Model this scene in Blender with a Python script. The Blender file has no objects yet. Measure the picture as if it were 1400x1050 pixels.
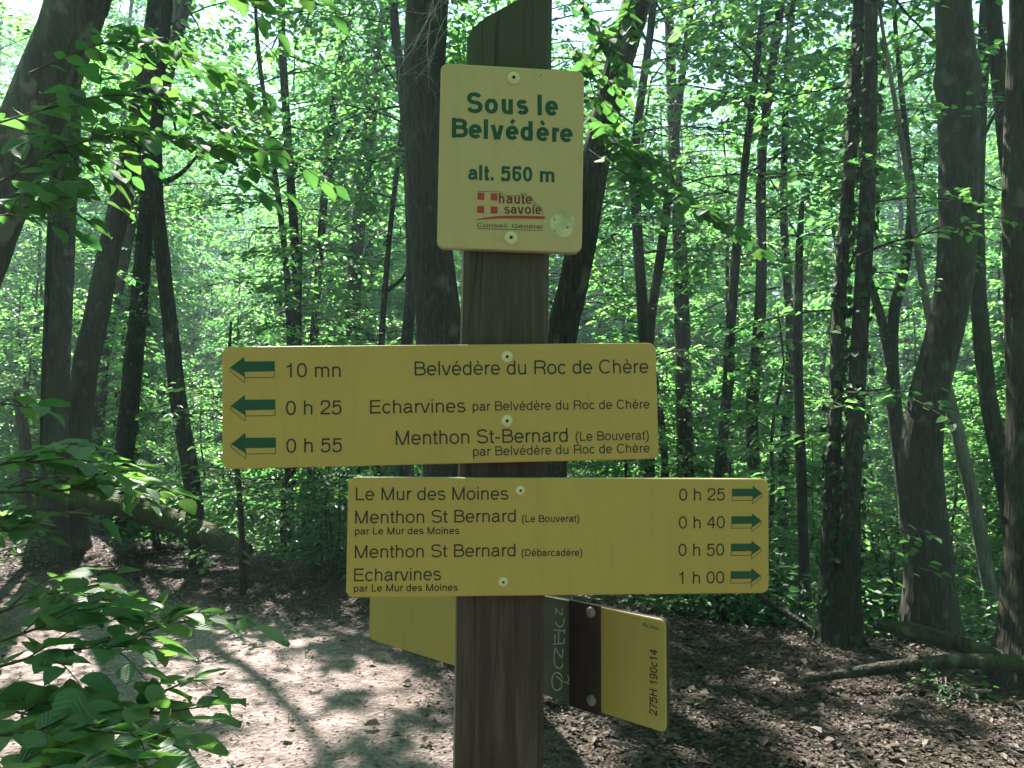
import bpy, bmesh, math, random
import numpy as np
from mathutils import Vector, Matrix

S = bpy.context.scene
COL = S.collection
R = math.radians

# ------------------------------------------------------------------ camera, sky, sun, exposure
F = 1057.0                      # focal length in photo pixels (1400 x 1050)
EYE = 1.6
PITCH = R(2.5)
cam = bpy.data.cameras.new("Camera")
cam.sensor_width = 36.0
cam.lens = 36.0 * F / 1400.0
cam.clip_start = 0.05
cam.clip_end = 2000
camo = bpy.data.objects.new("Camera", cam)
COL.objects.link(camo)
camo.location = (0, 0, EYE)
camo.rotation_euler = (R(90) + PITCH, 0, 0)
S.camera = camo

SUN_EL, SUN_AZ = R(54), R(-24)   # azimuth from +Y towards +X
SUNV = np.array([math.cos(SUN_EL) * math.sin(SUN_AZ), math.cos(SUN_EL) * math.cos(SUN_AZ), math.sin(SUN_EL)])
world = bpy.data.worlds.new("World")
S.world = world
world.use_nodes = True
wn = world.node_tree
sky = wn.nodes.new('ShaderNodeTexSky')
sky.sky_type = 'NISHITA'
sky.sun_disc = False
sky.sun_elevation = SUN_EL
sky.sun_rotation = SUN_AZ
sky.air_density = 1.0
sky.dust_density = 0.3
bg = wn.nodes['Background']
bg.inputs[1].default_value = 0.065
wn.links.new(sky.outputs[0], bg.inputs[0])

sl = bpy.data.lights.new("sun", 'SUN')
sl.energy = 5.0
sl.angle = R(0.5)
sl.color = (1.0, 0.95, 0.87)
so = bpy.data.objects.new("sun", sl)
COL.objects.link(so)
so.rotation_euler = Vector(SUNV.tolist()).to_track_quat('Z', 'Y').to_euler()
so.location = (-10, 20, 30)

S.view_settings.view_transform = 'Standard'
S.view_settings.look = 'None'
S.view_settings.gamma = 1.0
S.view_settings.exposure = 2.7
S.render.engine = 'CYCLES'
cy = S.cycles
cy.max_bounces = 8
cy.diffuse_bounces = 5
cy.glossy_bounces = 2
cy.transmission_bounces = 5
cy.transparent_max_bounces = 4
cy.caustics_reflective = False
cy.caustics_refractive = False
cy.use_denoising = True
cy.sample_clamp_indirect = 8.0

# ------------------------------------------------------------------ helpers
def ray(px, py):
    x = (px - 700.0) / F
    y = -(py - 525.0) / F
    c, s = math.cos(PITCH), math.sin(PITCH)
    return np.array([x, c - y * s, s + y * c])

def at(px, py, Y):
    """point of the place seen at that pixel of the photo, at world depth Y"""
    d = ray(px, py)
    return np.array([0, 0, EYE]) + d * (Y / d[1])

def _h(ix, iy, iz, seed):
    n = (ix * 374761393 + iy * 668265263 + iz * 2147483647 + seed * 974711) & 0xffffffff
    n = ((n ^ (n >> 13)) * 1274126177) & 0xffffffff
    n = ((n ^ (n >> 16)) * 2246822519) & 0xffffffff
    return ((n ^ (n >> 15)) & 0xffff) / 65535.0

def noise(x, y, z=0.0, seed=1):
    x = np.asarray(x, float); y = np.asarray(y, float); z = np.zeros_like(x) + z
    ix, iy, iz = [np.floor(v).astype(np.int64) for v in (x, y, z)]
    fx, fy, fz = x - ix, y - iy, z - iz
    fx, fy, fz = [v * v * (3 - 2 * v) for v in (fx, fy, fz)]
    r = 0
    for a in (0, 1):
        for b in (0, 1):
            for c in (0, 1):
                w = (fx if a else 1 - fx) * (fy if b else 1 - fy) * (fz if c else 1 - fz)
                r = r + w * _h(ix + a, iy + b, iz + c, seed)
    return r

def sstep(a, b, x):
    t = np.clip((x - a) / (b - a), 0, 1)
    return t * t * (3 - 2 * t)

def ground_z(x, y):
    x = np.asarray(x, float); y = np.asarray(y, float)
    s = 0.488 * x + 0.873 * y - 5.9
    sp = np.where(s > 0, s, 0)
    fall = -2.6 * (1 - np.exp(-sp * sp / (sp + 0.8) / 7.5))
    far = np.hypot(x, y)
    z = fall + 0.05 * (noise(x * .8, y * .8, 0, 3) - .5) + 0.35 * (noise(x * .13, y * .13, 0, 5) - .5) * sstep(5, 14, far)
    z = z + 0.02 * (noise(x * 4, y * 4, 0, 8) - .5) * sstep(20, 8, far)
    z = z + 0.10 * np.exp(-(s + .15) ** 2 / .5) * sstep(1.5, -.5, x)
    z = z + sstep(35, 120, far) * 3.0
    return z

def gz(x, y):
    return float(ground_z(np.array([x]), np.array([y]))[0])

class MB:
    """collects quads / polygons with material slots, one mesh in the end"""
    def __init__(self):
        self.v = []; self.f = []; self.n = 0; self.q = []; self.mi = []; self.tone = []; self.uv = []
        self.polys = []
    def quads(self, v, q, mat=0, tone=None, uv=None):
        v = np.asarray(v, float).reshape(-1, 3); q = np.asarray(q, np.int64).reshape(-1, 4)
        self.v.append(v); self.q.append(q + self.n); self.n += len(v)
        self.mi.append(np.full(len(q), mat, np.int32))
        self.tone.append(np.zeros(len(q)) + (0.5 if tone is None else tone))
        self.uv.append(np.zeros((len(v), 2)) if uv is None else uv)
        return self
    def poly(self, pts, mat=0):
        v = np.asarray(pts, float).reshape(-1, 3)
        self.v.append(v); self.polys.append((np.arange(len(v)) + self.n, mat)); self.n += len(v)
        self.uv.append(np.zeros((len(v), 2)))
        return self
    def build(self, name, mats, parent=None, smooth=False, origin=None):
        v = np.concatenate(self.v) if self.v else np.zeros((0, 3))
        o = np.zeros(3)
        if origin is not None: o = np.asarray(origin, float)
        elif parent is not None: o = np.array(ORIGIN[parent.name])
        v = v - o
        q = np.concatenate(self.q) if self.q else np.zeros((0, 4), np.int64)
        me = bpy.data.meshes.new(name)
        npoly = len(q) + len(self.polys)
        loops = np.concatenate([q.ravel()] + [p for p, _ in self.polys]) if npoly else np.zeros(0)
        starts = np.arange(len(q)) * 4
        tot = np.full(len(q), 4)
        if self.polys:
            ls = np.array([len(p) for p, _ in self.polys])
            starts = np.concatenate([starts, len(q) * 4 + np.concatenate([[0], np.cumsum(ls)[:-1]])])
        me.vertices.add(len(v)); me.vertices.foreach_set('co', v.astype(np.float32).ravel())
        me.loops.add(len(loops)); me.loops.foreach_set('vertex_index', loops.astype(np.int32))
        me.polygons.add(npoly); me.polygons.foreach_set('loop_start', starts.astype(np.int32))
        mi = np.concatenate(self.mi + [np.array([m for _, m in self.polys], np.int32)]) if npoly else np.zeros(0, np.int32)
        me.polygons.foreach_set('material_index', mi.astype(np.int32))
        me.polygons.foreach_set('use_smooth', np.full(npoly, smooth))
        tone = np.concatenate(self.tone + [np.full(len(self.polys), .5)])
        a = me.attributes.new('tone', 'FLOAT', 'FACE'); a.data.foreach_set('value', tone.astype(np.float32))
        uvv = np.concatenate(self.uv)
        if np.any(uvv):
            u = me.uv_layers.new(name='UVMap')
            u.data.foreach_set('uv', uvv[loops.astype(int)].astype(np.float32).ravel())
        for m in (mats if isinstance(mats, (list, tuple)) else [mats]):
            me.materials.append(m)
        me.update(calc_edges=True)
        ob = bpy.data.objects.new(name, me)
        COL.objects.link(ob)
        ORIGIN[ob.name] = tuple(o)
        if parent is not None:
            ob.parent = parent
        else:
            ob.location = o
        return ob

ORIGIN = {}

def tag(o, label=None, cat=None, group=None, kind=None):
    if label: o['label'] = label
    if cat: o['category'] = cat
    if group: o['group'] = group
    if kind: o['kind'] = kind
    return o

def thing(name, loc, label, cat, group=None):
    o = bpy.data.objects.new(name, None)
    o.empty_display_size = .2
    COL.objects.link(o)
    o.location = [float(c) for c in loc]
    ORIGIN[o.name] = tuple(float(c) for c in loc)
    return tag(o, label, cat, group)

def unit(a):
    a = np.asarray(a, float)
    return a / (np.linalg.norm(a, axis=-1, keepdims=True) + 1e-12)

def tube(mb, pts, rad, sides=12, mat=0, lump=0.0, lump_scale=3.0, seed=1, cap=True, flare=0.0, ellip=None):
    pts = np.asarray(pts, float); rad = np.asarray(rad, float); n = len(pts)
    t = unit(np.gradient(pts, axis=0))
    ref = np.array([1., 0, 0]) if abs(t[:, 2]).mean() > .6 else np.array([0, 0, 1.])
    a = unit(np.cross(t, ref)); b = np.cross(t, a)
    th = np.arange(sides) * 2 * math.pi / sides
    c, s = np.cos(th), np.sin(th)
    rr = rad[:, None] * np.ones(sides)
    if lump:
        P = pts[:, None, :] + rad[:, None, None] * (a[:, None, :] * c[None, :, None] + b[:, None, :] * s[None, :, None])
        ls = lump_scale
        nz = noise(P[..., 0] * ls * 1.6, P[..., 1] * ls * 1.6, P[..., 2] * ls * .5, seed) - .5
        nz2 = noise(P[..., 0] * ls * 6, P[..., 1] * ls * 6, P[..., 2] * ls * 2.2, seed + 7) - .5
        rr = rr * (1 + lump * 2 * nz + lump * .8 * nz2)
    if flare:
        fl = np.exp(-(np.arange(n) / max(1, n - 1)) * 9.0)
        h = pts[:, 2] - pts[0, 2]
        fl = np.exp(-np.abs(h) / .22)
        k = 5
        rr = rr * (1 + flare * fl[:, None] * (.55 + .45 * np.cos(k * th + seed)[None, :]))
    v = pts[:, None, :] + rr[..., None] * (a[:, None, :] * c[None, :, None] + b[:, None, :] * s[None, :, None])
    i = np.arange(n - 1)[:, None] * sides; j = np.arange(sides)[None, :]; j2 = (j + 1) % sides
    q = np.stack([i + j, i + j2, i + sides + j2, i + sides + j], -1).reshape(-1, 4)
    mb.quads(v.reshape(-1, 3), q, mat)
    if cap:
        mb.poly(v[-1], mat); mb.poly(v[0][::-1], mat)

def cones(mb, p0, p1, r0, r1, mat=0):
    """many thin three-sided twigs"""
    p0 = np.asarray(p0, float); p1 = np.asarray(p1, float); N = len(p0)
    if N == 0: return
    r0 = np.zeros(N) + r0; r1 = np.zeros(N) + r1
    d = unit(p1 - p0)
    ref = np.where(np.abs(d[:, 2:3]) > .9, np.array([[1., 0, 0]]), np.array([[0, 0, 1.]]))
    a = unit(np.cross(d, ref)); b = np.cross(d, a)
    V = []
    for p, r in ((p0, r0), (p1, r1)):
        for k in range(3):
            th = k * 2.0944
            V.append(p + r[:, None] * (a * math.cos(th) + b * math.sin(th)))
    v = np.stack(V, 1).reshape(-1, 3)
    base = np.arange(N)[:, None] * 6
    q = np.stack([base + [[k, (k + 1) % 3, 3 + (k + 1) % 3, 3 + k]] for k in range(3)], 1).reshape(-1, 4)
    mb.quads(v, q, mat)

def leaves(mb, p, d, n, s, w=.56, tone=None, mat=0, fold=.12, droop=.12):
    """p base, d direction, n normal, s size; six-vertex folded leaves"""
    N = len(p)
    if N == 0: return
    d = unit(d); side = unit(np.cross(d, n)); n = np.cross(side, d)
    s = (np.zeros(N) + s)[:, None]
    V = [p,
         p + d * s * .32 + side * s * w * .5 + n * s * fold,
         p + d * s * .72 + side * s * w * .40 + n * s * (fold * .7 - droop * .4),
         p + d * s - n * s * droop,
         p + d * s * .72 - side * s * w * .40 + n * s * (fold * .7 - droop * .4),
         p + d * s * .32 - side * s * w * .5 + n * s * fold]
    v = np.stack(V, 1).reshape(-1, 3)
    b = np.arange(N)[:, None] * 6
    q = np.stack([b + [[0, 1, 2, 3]], b + [[0, 3, 4, 5]]], 1).reshape(-1, 4)
    if tone is None: tone = np.random.rand(N)
    mb.quads(v, q, mat, np.repeat(tone, 2))

def resample(p, r, step):
    p = np.asarray(p, float); r = np.asarray(r, float)
    L = np.concatenate([[0], np.cumsum(np.linalg.norm(np.diff(p, axis=0), axis=1))])
    n = max(3, int(L[-1] / step) + 1)
    # smooth by catmull-rom over the chord length
    out = []; rad = []
    for u in np.linspace(0, L[-1], n):
        k = min(len(L) - 2, max(0, int(np.searchsorted(L, u) - 1)))
        t = (u - L[k]) / max(1e-9, L[k + 1] - L[k])
        p0 = p[max(0, k - 1)]; p1 = p[k]; p2 = p[k + 1]; p3 = p[min(len(p) - 1, k + 2)]
        m1 = (p2 - p0) * .5; m2 = (p3 - p1) * .5
        h = ((2 * t**3 - 3 * t**2 + 1) * p1 + (t**3 - 2 * t**2 + t) * m1 + (-2 * t**3 + 3 * t**2) * p2 + (t**3 - t**2) * m2)
        out.append(h); rad.append(r[k] * (1 - t) + r[k + 1] * t)
    return np.array(out), np.array(rad)

# ------------------------------------------------------------------ materials
def mat(name):
    m = bpy.data.materials.new(name); m.use_nodes = True
    nt = m.node_tree
    for n in list(nt.nodes): nt.nodes.remove(n)
    out = nt.nodes.new('ShaderNodeOutputMaterial')
    return m, nt, out

def N(nt, t, **kw):
    n = nt.nodes.new('ShaderNode' + t)
    for k, v in kw.items():
        if k.startswith('i_'):
            n.inputs[int(k[2:]) if k[2:].isdigit() else k[2:]].default_value = v
        else: setattr(n, k, v)
    return n

def ramp(nt, stops):
    r = nt.nodes.new('ShaderNodeValToRGB')
    e = r.color_ramp.elements
    while len(e) < len(stops): e.new(.5)
    for x, (p, c) in zip(e, stops):
        x.position = p; x.color = (c[0], c[1], c[2], 1)
    return r

def texcoord(nt, scale=(1, 1, 1), kind='Object'):
    tc = N(nt, 'TexCoord'); mp = N(nt, 'Mapping'); mp.inputs['Scale'].default_value = scale
    nt.links.new(tc.outputs[kind], mp.inputs[0])
    return mp.outputs[0]

def bark(name, c0, c1, c2, moss=0.0, scale=1.0, ivy=0.0, bump=.6, mottle=None):
    m, nt, out = mat(name); L = nt.links.new
    co = texcoord(nt, (20 * scale, 20 * scale, 3.6 * scale))
    n1 = N(nt, 'TexNoise'); n1.inputs['Scale'].default_value = 2.2; n1.inputs['Detail'].default_value = 12; n1.inputs['Roughness'].default_value = .74
    n1.inputs['Distortion'].default_value = .6
    L(co, n1.inputs['Vector'])
    r = ramp(nt, [(.36, c0), (.52, c1), (.66, c2)]); L(n1.outputs['Fac'], r.inputs[0])
    co2 = texcoord(nt, (1, 1, .6))
    n2 = N(nt, 'TexNoise'); n2.inputs['Scale'].default_value = 3.0; n2.inputs['Detail'].default_value = 6; L(co2, n2.inputs['Vector'])
    mx = N(nt, 'MixRGB'); mx.inputs[2].default_value = (.045, .058, .016, 1)
    mr = N(nt, 'MapRange'); mr.inputs[1].default_value = .72 - .35 * moss; mr.inputs[2].default_value = .86 - .35 * moss; mr.inputs[4].default_value = .85
    L(n2.outputs['Fac'], mr.inputs[0]); L(mr.outputs[0], mx.inputs[0]); L(r.outputs[0], mx.inputs[1])
    colour = mx.outputs[0]
    # pale lichen patches; mottle strengthens them to imitate leaf-shadow dapple
    n3 = N(nt, 'TexNoise'); n3.inputs['Scale'].default_value = 9; n3.inputs['Detail'].default_value = 3; L(co2, n3.inputs['Vector'])
    m3 = N(nt, 'MapRange'); m3.inputs[1].default_value = .60 if mottle is None else .54; m3.inputs[2].default_value = .70 if mottle is None else .58; m3.inputs[4].default_value = .55 if mottle is None else mottle
    L(n3.outputs['Fac'], m3.inputs[0])
    mx3 = N(nt, 'MixRGB'); mx3.inputs[2].default_value = (.13, .135, .10, 1); L(m3.outputs[0], mx3.inputs[0]); L(colour, mx3.inputs[1])
    p = N(nt, 'BsdfPrincipled'); p.inputs['Roughness'].default_value = .9; p.inputs['Specular IOR Level'].default_value = .25
    L(mx3.outputs[0], p.inputs['Base Color'])
    v = N(nt, 'TexVoronoi'); v.inputs['Scale'].default_value = 2.6; L(co, v.inputs['Vector'])
    ad = N(nt, 'Math', operation='ADD'); L(n1.outputs['Fac'], ad.inputs[0]); L(v.outputs['Distance'], ad.inputs[1])
    b = N(nt, 'Bump'); b.inputs['Strength'].default_value = bump; b.inputs['Distance'].default_value = .04; L(ad.outputs[0], b.inputs['Height'])
    L(b.outputs[0], p.inputs['Normal']); L(p.outputs[0], out.inputs[0])
    return m

def leafmat(name, dark, light, tdark, tlight, trans=.5, rough=.42, spec=.4, veins=False):
    m, nt, out = mat(name); L = nt.links.new
    a = N(nt, 'Attribute'); a.attribute_name = 'tone'
    r = ramp(nt, [(0, dark), (1, light)]); L(a.outputs['Fac'], r.inputs[0])
    r2 = ramp(nt, [(0, tdark), (1, tlight)]); L(a.outputs['Fac'], r2.inputs[0])
    p = N(nt, 'BsdfPrincipled'); p.inputs['Roughness'].default_value = rough; p.inputs['Specular IOR Level'].default_value = spec
    t = N(nt, 'BsdfTranslucent')
    dc, tcol = r.outputs[0], r2.outputs[0]
    if veins:
        uv = N(nt, 'UVMap'); sp = N(nt, 'SeparateXYZ'); L(uv.outputs[0], sp.inputs[0])
        ab = N(nt, 'Math', operation='ABSOLUTE'); L(sp.outputs[0], ab.inputs[0])
        k = N(nt, 'Math', operation='MULTIPLY_ADD'); L(ab.outputs[0], k.inputs[0]); k.inputs[1].default_value = -.35; L(sp.outputs[1], k.inputs[2])
        ml = N(nt, 'Math', operation='MULTIPLY'); L(k.outputs[0], ml.inputs[0]); ml.inputs[1].default_value = 52
        sn = N(nt, 'Math', operation='SINE'); L(ml.outputs[0], sn.inputs[0])
        mr = N(nt, 'MapRange'); mr.inputs[1].default_value = .80; mr.inputs[2].default_value = 1.0; L(sn.outputs[0], mr.inputs[0])
        mid = N(nt, 'MapRange'); mid.inputs[1].default_value = .07; mid.inputs[2].default_value = .0; L(ab.outputs[0], mid.inputs[0])
        mxv = N(nt, 'Math', operation='MAXIMUM'); L(mr.outputs[0], mxv.inputs[0]); L(mid.outputs[0], mxv.inputs[1])
        f = N(nt, 'Math', operation='MULTIPLY'); L(mxv.outputs[0], f.inputs[0]); f.inputs[1].default_value = .22
        for which in (0, 1):
            mx = N(nt, 'MixRGB'); L(f.outputs[0], mx.inputs[0]); L(dc if which == 0 else tcol, mx.inputs[1])
            mx.inputs[2].default_value = (.13, .22, .07, 1) if which == 0 else (.10, .2, .02, 1)
            if which == 0: dc2 = mx.outputs[0]
            else: tc2 = mx.outputs[0]
        dc, tcol = dc2, tc2
        b = N(nt, 'Bump'); b.inputs['Strength'].default_value = .3; b.inputs['Distance'].default_value = .0015; L(sn.outputs[0], b.inputs['Height'])
        L(b.outputs[0], p.inputs['Normal'])
    L(dc, p.inputs['Base Color']); L(tcol, t.inputs[0])
    mx = N(nt, 'MixShader'); mx.inputs[0].default_value = trans
    L(p.outputs[0], mx.inputs[1]); L(t.outputs[0], mx.inputs[2]); L(mx.outputs[0], out.inputs[0])
    return m

def paint(name, c, rough=.5, var=.06, scale=30, spec=.4, bump=0):
    m, nt, out = mat(name); L = nt.links.new
    n = N(nt, 'TexNoise'); n.inputs['Scale'].default_value = scale; n.inputs['Detail'].default_value = 5; L(texcoord(nt), n.inputs['Vector'])
    lo = [x * (1 - var) for x in c]; hi = [min(1, x * (1 + var)) for x in c]
    r = ramp(nt, [(.3, lo), (.7, hi)]); L(n.outputs['Fac'], r.inputs[0])
    p = N(nt, 'BsdfPrincipled'); p.inputs['Roughness'].default_value = rough; p.inputs['Specular IOR Level'].default_value = spec
    L(r.outputs[0], p.inputs['Base Color'])
    if bump:
        b = N(nt, 'Bump'); b.inputs['Strength'].default_value = bump; b.inputs['Distance'].default_value = .004; L(n.outputs['Fac'], b.inputs['Height']); L(b.outputs[0], p.inputs['Normal'])
    L(p.outputs[0], out.inputs[0])
    return m

M = {}
M['leaf'] = leafmat('leaf_beech', (.030, .095, .046), (.075, .165, .058), (.09, .35, .08), (.29, .57, .13), trans=.5)
M['leaf_far'] = leafmat('leaf_far', (.034, .11, .05), (.08, .18, .062), (.085, .36, .10), (.28, .56, .16), trans=.52)
M['leaf_dark'] = leafmat('leaf_shrub', (.024, .075, .034), (.055, .13, .045), (.06, .24, .045), (.17, .38, .07), trans=.45)
M['leaf_near'] = leafmat('leaf_near', (.035, .10, .045), (.075, .155, .06), (.08, .28, .05), (.22, .42, .07), trans=.42, rough=.46, spec=.65, veins=True)
M['leaf_soft'] = leafmat('leaf_soft', (.035, .10, .045), (.075, .16, .06), (.055, .21, .045), (.17, .34, .06), trans=.5, rough=.65, spec=.2)
M['ivy'] = leafmat('leaf_ivy', (.010, .030, .012), (.022, .05, .02), (.03, .1, .015), (.06, .15, .02), trans=.25, rough=.65, spec=.15)
M['needle'] = leafmat('needle', (.045, .08, .05), (.09, .12, .08), (.08, .15, .06), (.2, .25, .12), trans=.35)
M['bark_dark'] = bark('bark_dark', (0.0109, 0.0094, 0.0068), (0.0286, 0.0259, 0.0190), (0.0578, 0.0541, 0.0408), moss=.35)
M['bark_grey'] = bark('bark_grey', (0.0163, 0.0151, 0.0116), (0.0394, 0.0382, 0.0292), (0.0748, 0.0721, 0.0558), moss=.5, scale=.8, bump=.4)
M['bark_smooth'] = bark('bark_smooth', (0.0340, 0.0346, 0.0286), (0.0680, 0.0685, 0.0558), (0.1156, 0.1189, 0.0952), moss=.25, scale=.5, bump=.25)
M['bark_moss'] = bark('bark_moss', (0.0136, 0.0123, 0.0082), (0.0306, 0.0281, 0.0190), (0.0578, 0.0555, 0.0381), moss=.62, bump=.6)
M['bark_log'] = bark('bark_log', (.035, .025, .018), (.085, .062, .045), (.15, .115, .085), moss=1.15, bump=.6)
M['bark_red'] = bark('bark_red', (0.0204, 0.0130, 0.0088), (0.0578, 0.0346, 0.0231), (0.1020, 0.0649, 0.0442), moss=.2)
M['bark_pale'] = bark('bark_pale', (.07, .065, .054), (.15, .145, .125), (.24, .23, .20), moss=.1, scale=.6, bump=.25)  # kept pale along the whole trunk to suggest its sunlit foot
M['bark_dappled'] = bark('bark_dappled', (.026, .027, .020), (.062, .064, .050), (.10, .102, .084), moss=.6, scale=.5, bump=.45, mottle=.9)  # pale and dark patches imitate leaf shadows on the leaning trunk
M['twig'] = paint('twig', (.055, .042, .03), .85, .3, 40)
M['twig_dead'] = paint('twig_dead', (.30, .29, .27), .85, .25, 40)

exec_parts = []
# ------------------------------------------------------------------ foliage
def lit_mask(gx, gy):
    """openings cut in the canopy to place the sun patches: True where the sun comes down to the ground"""
    n = .5 * noise(gx * 1.7 + 3.1, gy * 1.3, 0, 21) + .5 * noise(gx * 4.4, gy * 3.4, 0, 22)
    thr = np.full_like(n, .70)
    # sun patches opened over the path, left of the post
    path = sstep(-4.2, -3.0, gx) * sstep(.55, -.15, gx) * sstep(2.2, 2.9, gy) * sstep(6.0, 5.1, gy)
    thr = thr - .29 * path
    far_left = np.exp(-(((gx + 4.9) / .9) ** 2 + ((gy - 7.4) / .8) ** 2))
    thr = thr - .3 * far_left
    near = sstep(-2.6, -1.8, gx) * sstep(.9, .2, gx) * sstep(-1, -.2, gy) * sstep(2.6, 1.8, gy)
    thr = thr - .28 * near
    right = sstep(.5, 1.0, gx) * sstep(3.4, 2.6, gx) * sstep(3.2, 3.7, gy) * sstep(5.2, 4.6, gy)
    thr = thr - .20 * right
    thr = thr - .3 * np.exp(-((gx - 1.6) ** 2 + (gy - 2.5) ** 2) / .8)
    thr = thr - .4 * np.exp(-((gx - 4.5) ** 2 + (gy - 7.0) ** 2) / .6)
    back = sstep(7.5, 10, gy)
    thr = thr - .27 * back
    return n > thr

def foliage(rng, path, h0, h1, n, L0, L1, leaf, dens, gap=False, az=None, elev=(15, 40), droop=.35, wood=True, tilt=.52, spread=.45, zmin=None, tone_shift=0.0, lf=None, twig_gap=.2, limb_r=.02):
    lf = lf or MB()
    path = np.asarray(path, float)
    zs = path[:, 2]
    P = []; D = []; NN = []; SZ = []; TN = []
    c0 = []; c1 = []; cr = []
    for i in range(n):
        f = (i + rng.random()) / n
        h = h0 + (h1 - h0) * f
        st = np.array([np.interp(h, zs, path[:, k]) for k in range(3)])
        a = (i * 2.39996 + rng.normal(0, .5)) if az is None else rng.uniform(*az)
        L = (L0 + (L1 - L0) * f) * rng.uniform(.55, 1.12)
        e = R(rng.uniform(*elev))
        dh = np.array([math.cos(a), math.sin(a), 0])
        def pt(t):
            t = np.asarray(t)[..., None]
            bend = np.array([-dh[1], dh[0], 0]) * (.12 * L * np.sin(t * 3 + i))
            return st + dh * L * math.cos(e) * t + np.array([0, 0, 1.]) * (L * (math.sin(e) * t - droop * t * t)) + bend
        tt = np.linspace(0, 1, 6)
        pl = pt(tt)
        if wood:
            rr = limb_r * (L / 2.5) ** .8
            c0.append(pl[:-1]); c1.append(pl[1:]); cr.append(np.stack([rr * (1 - tt[:-1] * .85), rr * (1 - tt[1:] * .85)], 1))
        m = max(4, int(L / twig_gap))
        ts = np.linspace(.18, .98, m)
        sg = np.where(np.arange(m) % 2 == 0, 1, -1)
        tl = (.15 + spread * L * (1 - ts) ** .8 * (0.35 + .65 * np.minimum(1, ts * 3))) * rng.uniform(.6, 1.2, m)
        ang = sg * rng.uniform(.65, 1.15, m)
        td = np.stack([math.cos(a) * np.cos(ang) - math.sin(a) * np.sin(ang), math.sin(a) * np.cos(ang) + math.cos(a) * np.sin(ang), rng.normal(-.05, .16, m)], 1)
        td = unit(td)
        tp = pt(ts)
        if wood:
            c0.append(tp); c1.append(tp + td * tl[:, None]); cr.append(np.stack([np.full(m, .006), np.full(m, .002)], 1))
        k = np.maximum(2, (tl * dens).astype(int))
        idx = np.repeat(np.arange(m), k)
        K = len(idx)
        s = rng.random(K) ** .8
        tw = td[idx]; sd = unit(np.stack([-tw[:, 1], tw[:, 0], np.zeros(K)], 1))
        lat = rng.uniform(-1, 1, K) * .22 * tl[idx] * (1 - s * .6)
        p = tp[idx] + tw * (tl[idx] * s)[:, None] + sd * lat[:, None]
        p[:, 2] += rng.normal(0, .035, K) - .10 * tl[idx] * s * s
        th = np.sign(lat + 1e-9) * rng.uniform(.2, 1.2, K)
        d = tw * np.cos(th)[:, None] + sd * np.sin(th)[:, None]; d[:, 2] -= rng.uniform(0, .35, K)
        nn = np.stack([rng.normal(0, tilt, K), rng.normal(0, tilt, K), np.ones(K)], 1)
        P.append(p); D.append(d); NN.append(nn); SZ.append(leaf * rng.uniform(.65, 1.2, K))
        TN.append(np.clip(rng.normal(.45 + tone_shift + rng.normal(0, .12), .2, K), 0, 1))
    P = np.concatenate(P); D = np.concatenate(D); NN = np.concatenate(NN); SZ = np.concatenate(SZ); TN = np.concatenate(TN)
    if gap:
        G = P - SUNV * (P[:, 2:3] / SUNV[2])
        keep = ~(lit_mask(G[:, 0], G[:, 1]) & (P[:, 2] > 2.5))  # leaves cut away to shape the sun patches
        P, D, NN, SZ, TN = P[keep], D[keep], NN[keep], SZ[keep], TN[keep]
    if zmin is not None:
        keep = P[:, 2] > zmin
        P, D, NN, SZ, TN = P[keep], D[keep], NN[keep], SZ[keep], TN[keep]
    leaves(lf, P, D, NN, SZ, tone=TN)
    if wood and c0:
        r = np.concatenate(cr)
        cones(lf, np.concatenate(c0), np.concatenate(c1), r[:, 0], r[:, 1], 1)
    return lf

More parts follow.
